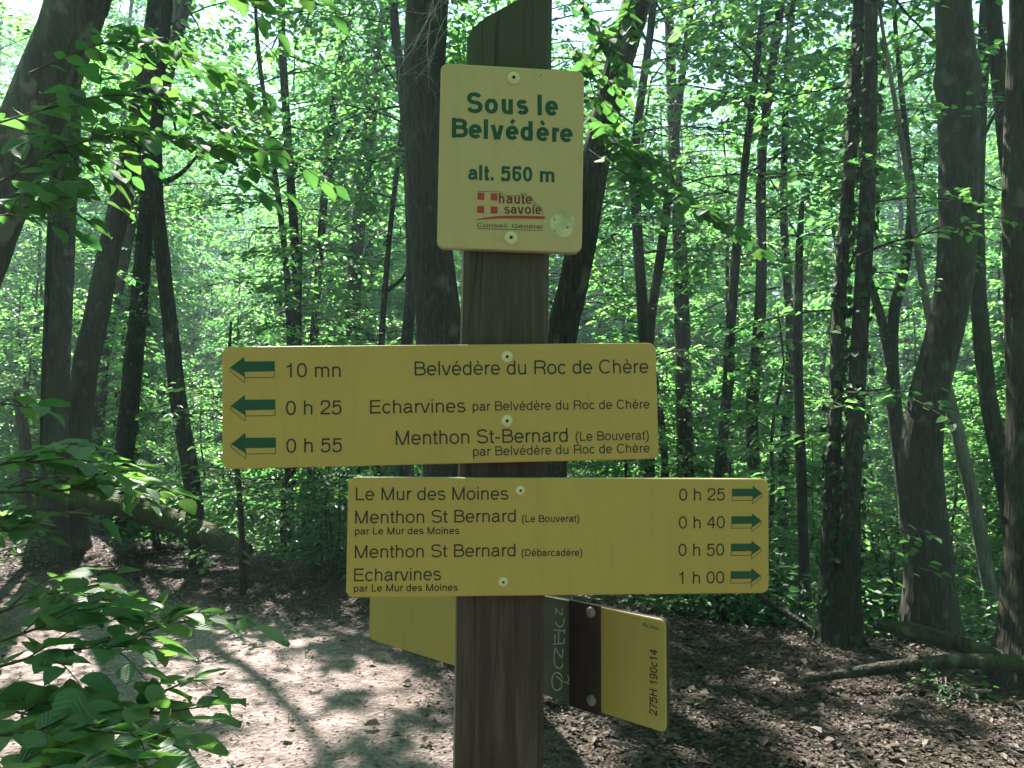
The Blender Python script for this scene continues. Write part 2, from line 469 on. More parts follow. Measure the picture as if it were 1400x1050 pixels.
# ------------------------------------------------------------------ ground
def build_ground():
    def axis(lo, hi, n, k):
        t = np.linspace(-1, 1, n)
        a = np.sinh(t * k) / math.sinh(k)
        return np.where(a < 0, -a * lo, a * hi)
    xs = axis(-140, 140, 230, 5.6)
    ys = axis(-100, 150, 280, 5.4) + 4.0
    X, Y = np.meshgrid(xs, ys)
    Z = ground_z(X, Y)
    v = np.stack([X, Y, Z], -1).reshape(-1, 3)
    nx, ny = len(xs), len(ys)
    i = np.arange(ny - 1)[:, None] * nx; j = np.arange(nx - 1)[None, :]
    q = np.stack([i + j, i + j + 1, i + nx + j + 1, i + nx + j], -1).reshape(-1, 4)
    m, nt, out = mat('forest_floor'); L = nt.links.new
    co = texcoord(nt)
    # path mask: pale trodden earth left of the post, leaf mould elsewhere
    sp = N(nt, 'SeparateXYZ'); L(co, sp.inputs[0])
    nb = N(nt, 'TexNoise'); nb.inputs['Scale'].default_value = 1.1; nb.inputs['Detail'].default_value = 8; nb.inputs['Roughness'].default_value = .65; L(co, nb.inputs['Vector'])
    # distance from the path's middle line  x = -1.6 - .25*(y-4)
    l1 = N(nt, 'Math', operation='MULTIPLY_ADD'); L(sp.outputs[1], l1.inputs[0]); l1.inputs[1].default_value = .42; L(sp.outputs[0], l1.inputs[2])
    l2 = N(nt, 'Math', operation='ADD'); L(l1.outputs[0], l2.inputs[0]); l2.inputs[1].default_value = -.05
    ab = N(nt, 'Math', operation='ABSOLUTE'); L(l2.outputs[0], ab.inputs[0])
    l3 = N(nt, 'Math', operation='MULTIPLY_ADD'); L(nb.outputs['Fac'], l3.inputs[0]); l3.inputs[1].default_value = 1.6; L(ab.outputs[0], l3.inputs[2])
    mr = N(nt, 'MapRange'); mr.inputs[1].default_value = 2.7; mr.inputs[2].default_value = 1.6; L(l3.outputs[0], mr.inputs[0])
    e1 = N(nt, 'Math', operation='MULTIPLY'); L(sp.outputs[0], e1.inputs[0]); e1.inputs[1].default_value = .488
    e2 = N(nt, 'Math', operation='MULTIPLY_ADD'); L(sp.outputs[1], e2.inputs[0]); e2.inputs[1].default_value = .873; L(e1.outputs[0], e2.inputs[2])
    e3 = N(nt, 'MapRange'); e3.inputs[1].default_value = 4.9; e3.inputs[2].default_value = 4.1; L(e2.outputs[0], e3.inputs[0])
    e4 = N(nt, 'Math', operation='MULTIPLY'); L(mr.outputs[0], e4.inputs[0]); L(e3.outputs[0], e4.inputs[1])
    n1 = N(nt, 'TexNoise'); n1.inputs['Scale'].default_value = 16; n1.inputs['Detail'].default_value = 10; n1.inputs['Roughness'].default_value = .75; L(co, n1.inputs['Vector'])
    v1 = N(nt, 'TexVoronoi'); v1.inputs['Scale'].default_value = 42; v1.inputs['Randomness'].default_value = 1; L(co, v1.inputs['Vector'])
    rp = ramp(nt, [(.25, (.17, .122, .113)), (.5, (.255, .196, .186)), (.75, (.335, .272, .263))]); L(n1.outputs['Fac'], rp.inputs[0])
    rl = ramp(nt, [(.28, (.016, .012, .009)), (.5, (.05, .037, .029)), (.72, (.11, .084, .068))]); L(n1.outputs['Fac'], rl.inputs[0])
    hv = N(nt, 'SeparateColor'); L(v1.outputs['Color'], hv.inputs[0])
    mrv = N(nt, 'MapRange'); mrv.inputs[3].default_value = .72; mrv.inputs[4].default_value = 1.25; L(hv.outputs[0], mrv.inputs[0])
    mx = N(nt, 'MixRGB'); L(e4.outputs[0], mx.inputs[0]); L(rl.outputs[0], mx.inputs[1]); L(rp.outputs[0], mx.inputs[2])
    mm = N(nt, 'MixRGB', blend_type='MULTIPLY'); mm.inputs[0].default_value = 1; L(mx.outputs[0], mm.inputs[1]); L(mrv.outputs[0], mm.inputs[2])
    p = N(nt, 'BsdfPrincipled'); p.inputs['Roughness'].default_value = .95; p.inputs['Specular IOR Level'].default_value = .15; L(mm.outputs[0], p.inputs['Base Color'])
    ad = N(nt, 'Math', operation='ADD'); L(n1.outputs['Fac'], ad.inputs[0]); L(v1.outputs['Distance'], ad.inputs[1])
    b = N(nt, 'Bump'); b.inputs['Strength'].default_value = .8; b.inputs['Distance'].default_value = .025; L(ad.outputs[0], b.inputs['Height']); L(b.outputs[0], p.inputs['Normal'])
    L(p.outputs[0], out.inputs[0])
    o = MB().quads(v, q).build('ground', m, smooth=True)
    tag(o, 'trodden earth path and brown leaf mould on the forest floor', 'ground', kind='structure')

build_ground()

def path_amount(x, y):
    return sstep(4.9, 4.1, .488 * x + .873 * y) * sstep(2.0, 1.2, np.abs(x + .42 * y - .05) + 1.1 * (noise(x * 1.1, y * 1.1, 0, 31) - .5))

def build_litter():
    rng = np.random.default_rng(5)
    n = 210000
    y = 1.5 + 9.5 * rng.random(n) ** 1.3
    x = rng.uniform(-1, 1, n) * (1.2 + y * .8)
    pa = path_amount(x, y)
    keep = rng.random(n) < (1 - .99 * pa)
    x, y = x[keep], y[keep]; n = len(x)
    z = ground_z(x, y) + rng.uniform(.004, .022, n)
    th = rng.uniform(0, 6.28, n)
    d = np.stack([np.cos(th), np.sin(th), rng.normal(0, .25, n)], 1)
    nn = np.stack([rng.normal(0, .24, n), rng.normal(0, .24, n), np.ones(n)], 1)
    m, nt, out = mat('dead_leaf'); L = nt.links.new
    a = N(nt, 'Attribute'); a.attribute_name = 'tone'
    r = ramp(nt, [(0, (.018, .012, .009)), (.4, (.05, .034, .024)), (.75, (.10, .072, .052)), (1, (.19, .155, .12))]); L(a.outputs['Fac'], r.inputs[0])
    p = N(nt, 'BsdfPrincipled'); p.inputs['Roughness'].default_value = .6; p.inputs['Specular IOR Level'].default_value = .3; L(r.outputs[0], p.inputs['Base Color']); L(p.outputs[0], out.inputs[0])
    mb = MB()
    leaves(mb, np.stack([x, y, z], 1), d, nn, rng.choice([.015, .023, .033, .05], n, p=[.4, .35, .2, .05]) * rng.uniform(.8, 1.2, n), w=.6, tone=np.clip(rng.beta(1.3, 3.2, n), 0, 1), fold=.07, droop=.1)
    k = 700
    y = 1.7 + 8 * rng.random(k) ** 1.2; x = rng.uniform(-1, 1, k) * (1 + y * .75); kk = rng.random(k) < 1 - .75 * path_amount(x, y); x, y = x[kk], y[kk]; k = len(x)
    th = rng.uniform(0, 6.28, k)
    leaves(mb, np.stack([x, y, ground_z(x, y) + .022], 1), np.stack([np.cos(th), np.sin(th), rng.normal(.05, .2, k)], 1), np.stack([rng.normal(0, .35, k), rng.normal(0, .35, k), np.ones(k)], 1), rng.uniform(.05, .095, k), w=.62, tone=rng.uniform(.3, 1, k), fold=.15, droop=.22)
    k = 2600
    y = 1.6 + 7.5 * rng.random(k) ** 1.1; x = rng.uniform(-1, 1, k) * (1 + y * .75)
    th = rng.uniform(0, 6.28, k); l = rng.uniform(.03, .2, k) * (1 - .6 * path_amount(x, y))
    p0 = np.stack([x, y, ground_z(x, y) + .012], 1)
    p1 = p0 + np.stack([np.cos(th) * l, np.sin(th) * l, rng.uniform(-.005, .03, k)], 1)
    cones(mb, p0, p1, rng.uniform(.0015, .004, k), .001)
    o = mb.build('leaf_litter', m)
    tag(o, 'dry brown fallen leaves and twigs scattered over the forest floor', 'leaf litter', kind='stuff')
    # small stones and chips trodden into the path
    k = 5000
    y = 2.2 + 6 * rng.random(k) ** 1.2; x = -.42 * y + .05 + rng.normal(0, 1.0, k)
    s = rng.uniform(.003, .009, k) * rng.choice([1, 1, 1, 1.8], k)
    c = np.stack([x, y, ground_z(x, y) + s * .1], 1)
    V = []
    for dx, dy, dz in ((1, 0, 0), (0, 1, 0), (-1, 0, 0), (0, -1, 0)):
        V.append(c + np.stack([dx * s * rng.uniform(.7, 1.3, k), dy * s * rng.uniform(.7, 1.3, k), np.zeros(k)], 1))
    for dx, dy in ((.45, .1), (.1, .5), (-.5, 0), (0, -.45)):
        V.append(c + np.stack([dx * s, dy * s, s * rng.uniform(.4, .75, k)], 1))
    v = np.stack(V, 1).reshape(-1, 3); b = np.arange(k)[:, None] * 8
    q = np.stack([b + [[j, (j + 1) % 4, 4 + (j + 1) % 4, 4 + j]] for j in range(4)] + [b + [[4, 5, 6, 7]]], 1).reshape(-1, 4)
    m2, nt, out = mat('path_grit'); L = nt.links.new
    a = N(nt, 'Attribute'); a.attribute_name = 'tone'
    r = ramp(nt, [(0, (.09, .068, .058)), (.5, (.19, .15, .138)), (1, (.28, .24, .225))]); L(a.outputs['Fac'], r.inputs[0])
    p = N(nt, 'BsdfPrincipled'); p.inputs['Roughness'].default_value = .85; L(r.outputs[0], p.inputs['Base Color']); L(p.outputs[0], out.inputs[0])
    o = MB().quads(v, q, 0, np.repeat(rng.random(k), 5)).build('path_grit', m2)
    tag(o, 'small pale stones and chips trodden into the earth path', 'grit', kind='stuff')

build_litter()

# ------------------------------------------------------------------ trees seen one by one
def trunk_path(pix, Y, H, lean_up=.25, Ytop=None):
    """pixel centre line (bottom to top: px, py, width) at depth Y, carried down to the ground and up to height H"""
    Ys = np.linspace(Y, Ytop if Ytop is not None else Y, len(pix))
    P = [at(px, py, y) for (px, py, w), y in zip(pix, Ys)]
    Rd = [w / F * y * .5 for (px, py, w), y in zip(pix, Ys)]
    b = P[0]; g = gz(b[0], b[1]) - .12
    if b[2] > g + .05:
        d = P[0] - P[1]; d = d / abs(d[2]); k = b[2] - g
        foot = b + np.array([d[0] * .5, d[1] * .5, -1]) * k
        foot[2] = gz(foot[0], foot[1]) - .12
        P.insert(0, foot); Rd.insert(0, Rd[0] * 1.12)
    else:
        P[0] = np.array([b[0], b[1], min(b[2], g)])
    if H:
        d = unit(P[-1] - P[-2]); z0 = P[-1][2]; r0 = Rd[-1]
        k = max(2, int((H - z0) / 1.2))
        for i in range(1, k + 1):
            up = unit(d * (1 - lean_up * i / k * 2.2) + np.array([0, 0, 1.]) * (lean_up * i / k * 2.2)) if lean_up * i / k * 2.2 < 1 else np.array([0, 0, 1.])
            wob = np.array([math.sin(i * 1.7 + Y), math.cos(i * 1.3 + Y), 0]) * .05
            P.append(P[-1] + (up + wob) * (H - z0) / k)
            Rd.append(r0 * (1 - .8 * i / k))
    return np.array(P), np.array(Rd)

def tree(name, label, cat, pix, Y, H, barkm, group=None, lump=.06, flare=.5, crown=None, low=None, leafm='leaf', Ytop=None, seed=1, knobs=(), sides=18, ivy=0, step=.10, ws=1.0):
    pix = [(a, b, c * ws) for a, b, c in pix]
    P, Rd = trunk_path(pix, Y, H, Ytop=Ytop)
    root = thing(name, (P[0][0], P[0][1], gz(P[0][0], P[0][1])), label, cat, group)
    p, r = resample(P, Rd, step)
    for (kz, amp, wid) in knobs:
        r = r * (1 + amp * np.exp(-((p[:, 2] - kz) / wid) ** 2))
    mb = MB(); tube(mb, p, r, sides, lump=lump, lump_scale=3.5, seed=seed, flare=flare)
    mb.build('trunk', M[barkm], root, smooth=True)
    rng = np.random.default_rng(seed * 13 + 5)
    lf = MB()
    if crown:
        c = dict(n=30, L0=2.8, L1=1.4, leaf=.13, dens=24, gap=True, h0=7 if Y < 9.5 else 4.6, h1=H - .2)
        c.update(crown)
        foliage(rng, P, lf=lf, **c)
    if low:
        for l in (low if isinstance(low, list) else [low]):
            c = dict(n=8, L0=1.6, L1=1.4, leaf=.085, dens=26, gap=False, elev=(-5, 25))
            c.update(l)
            foliage(rng, P, lf=lf, **c)
    if lf.n: lf.build('crown', [M[leafm], M[barkm]], root)
    if ivy:
        k = int(ivy)
        t = rng.random(k) ** 1.2 * min(len(p) - 2, int(5.5 / step)); i = t.astype(int)
        th = rng.uniform(0, 6.28, k); o = np.stack([np.cos(th), np.sin(th), np.zeros(k)], 1)
        q = p[i] + o * (r[i] * 1.02 + rng.random(k) * .03)[:, None]; q[:, 2] += rng.uniform(-.05, .05, k)
        d = np.stack([-o[:, 1] * rng.choice([-1, 1], k) * .6, o[:, 0] * .6, -np.ones(k) * .7], 1) + o * .35
        mb = MB(); leaves(mb, q, d, o + np.array([0, 0, .35]) + rng.normal(0, .3, (k, 3)), rng.uniform(.04, .075, k), w=.9, tone=rng.random(k))
        mb.build('ivy', M['ivy'], root)
    return root, P, Rd

CR = dict
T = {}
T['lean'] = tree('leaning_beech_tree', 'thick mottled trunk leaning to the right across the top left corner', 'tree',
    [(-225, 820, 110), (-140, 600, 96), (-60, 410, 86), (-14, 300, 80), (28, 200, 77), (60, 120, 75), (85, 60, 74), (107, 0, 74), (120, -40, 73)], 3.4, 12, 'bark_dappled', lump=.09, seed=2, step=.05, sides=28,
    crown=CR(h0=6.5, n=22, L0=3, L1=1.5))
T['a'] = tree('straight_tree', 'dark mossy upright trunk with a wide foot at the left end of the fallen trunk', 'tree',
    [(68, 748, 66), (72, 690, 52), (78, 560, 38), (84, 420, 36), (90, 300, 34), (97, 180, 32), (100, 60, 30), (104, -20, 28)], 8.6, 15, 'bark_moss', seed=3, ws=0.75,
    crown=CR(n=26), low=CR(h0=4.6, h1=7, n=7))
T['a2'] = tree('slim_tree', 'slim dark trunk close against the left side of the wide-footed mossy trunk', 'tree',
    [(62, 640, 18), (64, 520, 17), (68, 400, 16), (74, 240, 15), (80, 60, 14)], 9.3, 12, 'bark_dark', seed=4, ws=0.8, sides=12,
    crown=CR(n=16, L0=1.8, h0=6), low=CR(h0=3.5, h1=6, n=6))
T['b'] = tree('slanting_tree', 'dark slanting trunk with moss on its left edge, leaning right beside the wide-footed mossy trunk', 'tree',
    [(100, 720, 48), (104, 610, 46), (114, 520, 44), (132, 430, 42), (150, 340, 38), (168, 262, 36), (182, 190, 34), (198, 100, 32), (214, 0, 30)], 9.0, 15, 'bark_moss', seed=5, ws=0.76,
    crown=CR(n=26), low=CR(h0=4.8, h1=7, n=5))
T['c'] = tree('curved_tree', 'bare dark trunk bending left as it rises, in front of the mossy fallen trunk', 'tree',
    [(272, 775, 30), (266, 690, 29), (256, 620, 29), (243, 540, 28), (232, 440, 26), (222, 350, 25), (214, 270, 24), (213, 190, 22), (217, 100, 22), (229, 0, 20)], 8.0, 14, 'bark_dark', seed=6, ws=0.76,
    crown=CR(n=24), low=CR(h0=4.4, h1=6.5, n=5))
T['d'] = tree('ivy_clad_tree', 'ivy-clad trunk standing between the slanting mossy trunk and the bare bending trunk', 'tree',
    [(166, 660, 30), (174, 580, 30), (184, 480, 28), (192, 390, 26), (200, 300, 24), (210, 180, 22), (240, 60, 18)], 11, 14, 'bark_dark', seed=7, ws=0.85, ivy=900,
    crown=CR(n=22), low=CR(h0=2.2, h1=6, n=9, L0=1.4))
T['e'] = tree('thin_tree', 'thin trunk leaning behind the slanting mossy trunk at the left', 'tree',
    [(136, 540, 17), (148, 450, 17), (166, 370, 16), (182, 290, 14), (205, 180, 12)], 12.5, 12, 'bark_dark', seed=8, sides=12,
    crown=CR(n=14, L0=1.6), low=CR(h0=2.5, h1=6, n=9))
T['f'] = tree('snapped_stump', 'short snapped stump with a pale broken side near the left edge', 'stump',
    [(36, 650, 15), (34, 600, 14), (27, 560, 12), (22, 535, 6)], 11.5, 0, 'bark_red', seed=9, sides=12, lump=.14)
T['g'] = tree('young_tree', 'slender forked trunk rising above the left half of the middle board', 'tree',
    [(428, 560, 15), (430, 450, 15), (438, 340, 14), (448, 220, 13), (462, 100, 12), (484, 0, 10)], 13.5, 13, 'bark_dark', seed=10, ws=0.78, sides=12,
    crown=CR(n=22, L0=2.2), low=CR(h0=1.6, h1=7, n=20, L0=1.9, L1=1.6))
T['h'] = tree('tall_tree', 'grey-brown trunk leaning slightly right, between the slender forked trunk and the rough trunk', 'tree',
    [(478, 560, 28), (481, 440, 27), (488, 330, 24), (500, 210, 22), (514, 110, 20), (526, 20, 18)], 14.5, 15, 'bark_grey', seed=11, ws=0.82, sides=14,
    crown=CR(n=26), low=CR(h0=1.8, h1=8, n=20, L0=2.0, L1=1.8))
T['i'] = tree('spindly_tree', 'spindly dark stem with thin side boughs just left of the large rough trunk', 'tree',
    [(520, 520, 11), (524, 430, 10), (532, 330, 9), (545, 210, 8), (556, 110, 7)], 11.5, 9, 'bark_dark', seed=12, ws=0.85, sides=10,
    crown=CR(n=14, L0=1.3, h0=5.5), low=CR(h0=1.6, h1=6, n=18, L0=1.5, L1=1.2, leaf=.08))
T['j'] = tree('spindly_tree', 'dark wavering thin stem above the 10 mn lettering of the middle board', 'tree',
    [(396, 560, 11), (396, 450, 11), (390, 350, 10), (379, 260, 9), (368, 180, 8), (352, 60, 7)], 12, 10, 'bark_dark', seed=13, ws=0.85, sides=10,
    crown=CR(n=14, L0=1.5, h0=5.5), low=CR(h0=1.6, h1=6.5, n=18, L0=1.7, L1=1.3))
T['k'] = tree('rough_barked_tree', 'large rough trunk behind the left edge of the upper plate, dead twigs at its top', 'tree',
    [(652, 900, 82), (632, 760, 76), (614, 640, 72), (604, 480, 66), (592, 360, 60), (585, 270, 58), (581, 150, 58), (582, 60, 58), (586, -20, 58)], 5.2, 15, 'bark_dark', seed=14, sides=26, step=.05, lump=.05,
    crown=CR(n=26, h0=6.5, L0=3))
T['l'] = tree('leaning_rough_tree', 'large rough trunk leaning to the right behind the right edge of the upper plate', 'tree',
    [(728, 890, 74), (746, 680, 64), (764, 480, 56), (784, 390, 50), (801, 300, 48), (818, 200, 48), (840, 110, 48), (868, 10, 48), (880, -30, 46)], 5.3, 15, 'bark_dark', seed=15, ws=0.82, sides=26, step=.05, lump=.05,
    crown=CR(n=26, h0=6.5, L0=3))
T['m'] = tree('slim_tree', 'slim dark trunk just right of the leaning rough trunk behind the upper plate', 'tree',
    [(884, 640, 20), (888, 460, 19), (900, 370, 18), (915, 260, 18), (926, 160, 16), (938, 60, 14)], 12, 13, 'bark_dark', seed=16, ws=0.72, sides=12,
    crown=CR(n=20, L0=2.1), low=CR(h0=2.5, h1=7.5, n=13, L0=1.7))
T['n'] = tree('pine_tree', 'reddish brown straight conifer trunk right of the middle board', 'tree',
    [(938, 660, 27), (935, 560, 26), (933, 450, 25), (930, 350, 23), (925, 260, 20), (918, 120, 17)], 14, 16, 'bark_red', seed=17, ws=0.85, sides=14,
    crown=CR(n=24), low=CR(h0=4, h1=8, n=10, L0=1.4))
T['o'] = tree('tapering_tree', 'tall thin dark trunk bending right between the conifer trunk and the broken snag', 'tree',
    [(962, 870, 20), (978, 700, 22), (986, 620, 22), (994, 540, 22), (1000, 430, 21), (1008, 330, 19), (1020, 210, 16), (1032, 110, 14), (1044, 0, 11)], 9.5, 12, 'bark_dark', seed=18, ws=0.66, sides=14,
    crown=CR(n=22, L0=2.2), low=CR(h0=3.6, h1=6.8, n=9, L0=1.5))
T['p'] = tree('broken_snag', 'dead bare snag broken off at the top, left of the twin trunks', 'dead tree',
    [(1103, 860, 20), (1098, 740, 18), (1094, 600, 17), (1091, 480, 16), (1092, 370, 14), (1095, 300, 11), (1097, 276, 7)], 6.8, 0, 'bark_dark', seed=19, ws=0.78, sides=14, lump=.1, flare=.2)
T['q'] = tree('twin_trunk_tree', 'left stem of the dark ivy-footed twin trunks right of the boards', 'tree',
    [(1132, 905, 38), (1135, 750, 25), (1140, 600, 21), (1149, 390, 19), (1157, 290, 19), (1164, 200, 18), (1170, 100, 17), (1175, 0, 16)], 5.7, 14, 'bark_dark', seed=20, ws=.9, sides=20, ivy=500, step=.06,
    crown=CR(n=24), low=[CR(h0=5, h1=7, n=5), CR(h0=.6, h1=4.2, n=9, L0=.9, L1=1.0, leaf=.075, dens=30)])
T['q2'] = tree('twin_trunk_tree', 'right stem of the dark ivy-footed twin trunks right of the boards', 'tree',
    [(1160, 900, 42), (1162, 750, 29), (1168, 600, 26), (1180, 380, 24), (1185, 290, 23), (1188, 200, 22), (1190, 100, 20), (1192, 0, 19)], 5.6, 14, 'bark_dark', seed=21, ws=.9, sides=20, ivy=400, step=.06,
    crown=CR(n=24), low=[CR(h0=4.6, h1=7, n=5), CR(h0=.8, h1=4.2, n=10, L0=1.0, L1=1.2, leaf=.075, dens=30)])
T['r'] = tree('large_beech_tree', 'stout bending trunk with a swelling near its top, behind the mossy logs', 'tree',
    [(1270, 905, 80), (1270, 800, 62), (1267, 750, 60), (1258, 640, 55), (1265, 560, 50), (1279, 500, 48), (1302, 400, 47), (1309, 310, 50), (1311, 200, 52), (1309, 110, 51), (1306, 60, 47), (1303, 0, 45), (1302, -30, 44)], 6.0, 15, 'bark_grey', seed=22, sides=28, step=.05, lump=.05,
    knobs=((4.27, .16, .12),), crown=CR(n=26), low=CR(h0=5.5, h1=7.5, n=4))
T['s'] = tree('slim_tree', 'slim dark trunk rising close behind the right side of the stout bending trunk', 'tree',
    [(1388, 770, 24), (1374, 660, 23), (1352, 550, 22), (1339, 420, 21), (1335, 300, 20), (1338, 200, 18), (1345, 60, 15)], 8.4, 12, 'bark_grey', seed=23, sides=14,
    crown=CR(n=18, L0=2), low=CR(h0=4, h1=6.5, n=8, L0=1.4))
T['t'] = tree('pale_leaning_tree', 'pale thin trunk leaning left, lit by the sun at its foot near the right edge', 'tree',
    [(1358, 838, 20), (1347, 770, 19), (1332, 690, 18), (1316, 620, 17), (1298, 545, 16), (1280, 470, 13), (1262, 390, 10)], 7.2, 6.5, 'bark_pale', seed=24, sides=14,
    crown=CR(n=10, L0=1.5, h0=4.5, leaf=.09), low=CR(h0=3, h1=5, n=8, L0=1.2))
T['u'] = tree('crooked_tree', 'crooked thin trunk forking between the twin trunks and the stout bending trunk', 'tree',
    [(1240, 700, 20), (1228, 600, 20), (1219, 510, 19), (1222, 430, 15), (1236, 370, 13), (1246, 290, 11), (1240, 200, 9)], 9.4, 8, 'bark_grey', seed=25, sides=12,
    crown=CR(n=12, L0=1.5, h0=4.5), low=CR(h0=2.2, h1=5, n=12, L0=1.3))
T['v'] = tree('edge_tree', 'dark moss-footed trunk cut by the right edge of the picture', 'tree',
    [(1418, 960, 120), (1412, 860, 78), (1408, 700, 56), (1404, 540, 48), (1398, 400, 44), (1394, 280, 42), (1396, 150, 40), (1400, 0, 36)], 4.8, 13, 'bark_moss', seed=26, sides=26, step=.05, lump=.08,
    crown=CR(n=22))
T['w'] = tree('slanting_thin_tree', 'thin trunk slanting from the top towards the right edge trunk', 'tree',
    [(1420, 760, 24), (1412, 520, 24), (1396, 330, 24), (1384, 250, 24), (1372, 150, 23), (1362, 60, 21), (1358, -20, 19)], 7.0, 12, 'bark_moss', seed=27, sides=14,
    crown=CR(n=18, L0=2.2))

def side_bough(t, pts, w0, w1, barkm, name='bough', leaf=None, seed=1):
    mb = MB(); p, r = resample([at(*q) for q in pts], np.linspace(w0, w1, len(pts)), .06)
    tube(mb, p, r, 8, lump=.06, seed=seed)
    return mb.build(name, M[barkm], t[0], smooth=True)

side_bough(T['r'], [(1318, 240, 6.1), (1336, 205, 6.15), (1358, 160, 6.25), (1375, 140, 6.3)], .022, .010, 'bark_grey')
side_bough(T['c'], [(224, 250, 8.0), (246, 238, 8.0), (262, 222, 8.05), (275, 205, 8.1)], .03, .012, 'bark_dark')
side_bough(T['g'], [(444, 270, 13.5), (462, 210, 13.5), (490, 160, 13.5), (520, 140, 13.5)], .05, .02, 'bark_dark')
side_bough(T['i'], [(526, 400, 11.5), (550, 380, 11.4), (572, 340, 11.3)], .035, .01, 'bark_dark')
side_bough(T['u'], [(1219, 510, 9.4), (1206, 440, 9.4), (1188, 380, 9.5), (1178, 330, 9.5)], .07, .03, 'bark_grey')

# dead grey twigs hanging from the rough trunk
def dead_twigs():
    rng = np.random.default_rng(77); mb = MB()
    p0, p1, r0, r1 = [], [], [], []
    def grow(p, d, L, r, lev):
        n = max(3, int(L / .05)); q = p
        for i in range(n):
            d = unit(d + rng.normal(0, .16, 3) + np.array([0, 0, -.05])); e = q + d * L / n
            p0.append(q); p1.append(e); rr = r * (1 - .8 * i / n); r0.append(rr); r1.append(r * (1 - .8 * (i + 1) / n)); q = e
            if lev < 2 and rng.random() < .5:
                grow(q, unit(d + rng.normal(0, .7, 3)), L * rng.uniform(.25, .5), rr * .6, lev + 1)
    for (px, py), tip in (((610, -30), (566, 100)), ((622, -40), (596, 128)), ((600, -30), (545, 62)), ((640, -30), (610, 60)), ((596, 10), (570, 130))):
        a = at(px, py, 4.9); b = at(tip[0], tip[1], 4.75)
        grow(a, unit(b - a), np.linalg.norm(b - a), .0045, 0)
    cones(mb, np.array(p0), np.array(p1), np.array(r0), np.array(r1))
    mb.build('dead_twigs', M['twig_dead'], T['k'][0])
dead_twigs()

# ------------------------------------------------------------------ logs
def log(name, label, pts, widths, barkm, seed, cat='log', flare=0):
    P = [at(*q) for q in pts]; Rd = [w / F * q[2] * .5 for w, q in zip(widths, pts)]
    p, r = resample(P, Rd, .05)
    root = thing(name, p[len(p) // 2], label, cat)
    mb = MB(); tube(mb, p, r, 20, lump=.12, lump_scale=4, seed=seed)
    mb.build('trunk', M[barkm], root, smooth=True)
    return root, p, r
log('fallen_trunk', 'mossy fallen trunk lying from the wide-footed trunk down to the right behind the path', [(70, 668, 8.4), (120, 682, 8.3), (180, 696, 8.15), (240, 713, 8.0), (295, 736, 7.8), (335, 758, 7.65)], [26, 28, 30, 31, 31, 28], 'bark_log', 41)
log('dead_log', 'dry log slanting up to the left, its broken end before the stout bending trunk', [(1196, 854, 5.3), (1240, 860, 5.15), (1290, 874, 5.0), (1345, 891, 4.85), (1400, 908, 4.75), (1470, 930, 4.6)], [14, 19, 21, 21, 21, 20], 'bark_moss', 42)
log('mossy_log', 'dark mossy log lying flat on the leaf mould beneath the dry slanting log', [(1100, 930, 4.62), (1150, 922, 4.66), (1210, 913, 4.68), (1290, 905, 4.68), (1370, 905, 4.65), (1450, 915, 4.6)], [6, 12, 16, 18, 20, 22], 'bark_moss', 43)
log('broken_branch', 'crooked broken branch sloping down to the foot of the twin trunks', [(1035, 812, 6.2), (1058, 830, 6.1), (1090, 848, 6.0), (1120, 870, 5.9)], [8, 10, 10, 7], 'bark_dark', 44, 'branch')

# ------------------------------------------------------------------ saplings and bushes by the path
def stems_bush(name, label, base, stems, leaf, dens, leafm, seed, cat='bush', h=1.6, L=.6, group=None, n=9):
    root = thing(name, base, label, cat, group)
    rng = np.random.default_rng(seed); lf = MB()
    for k in range(stems):
        a = rng.uniform(0, 6.28); sp = rng.uniform(.05, .35) * h * .6
        hh = h * rng.uniform(.7, 1.1)
        p = np.array([[base[0] + math.cos(a) * sp * t + .05 * math.sin(3 * t + k), base[1] + math.sin(a) * sp * t, base[2] - .05 + hh * t] for t in np.linspace(0, 1, 7)])
        tube(lf, p, np.linspace(.012 + .004 * h, .003, 7), 5, mat=1)
        foliage(rng, p, p[0, 2] + hh * .15, p[-1, 2], n, L, L * .45, leaf, dens, elev=(0, 35), droop=.3, tilt=.35, lf=lf, limb_r=.006, twig_gap=.12)
    lf.build('leafy_stems', [M[leafm], M['twig']], root)
    return root

def gpt(px, py, Y):
    p = at(px, py, Y); return np.array([p[0], p[1], gz(p[0], p[1])])
# the dark sapling left of the lower board
pts = [(332, 812, 7.0), (331, 740, 7.0), (326, 660, 7.0), (318, 590, 7.05), (312, 520, 7.1), (316, 440, 7.2)]
_p = np.array([at(*q) for q in pts]); _p[0, 2] = gz(_p[0, 0], _p[0, 1]) - .05
_root = thing('maple_sapling', _p[0], 'dark leafy sapling with a thin stem, left of the lower board', 'sapling')
_mb = MB(); _a, _b = resample(_p, np.linspace(.032, .012, len(_p)), .1); tube(_mb, _a, _b, 10, lump=.05); _mb.build('stem', M['bark_dark'], _root, smooth=True)
_lf = foliage(np.random.default_rng(9), _p, .25, 2.0, 22, 1.0, .9, .075, 34, elev=(-5, 30), tilt=.35, limb_r=.012)
_lf.build('crown', [M['leaf_dark'], M['twig']], _root)

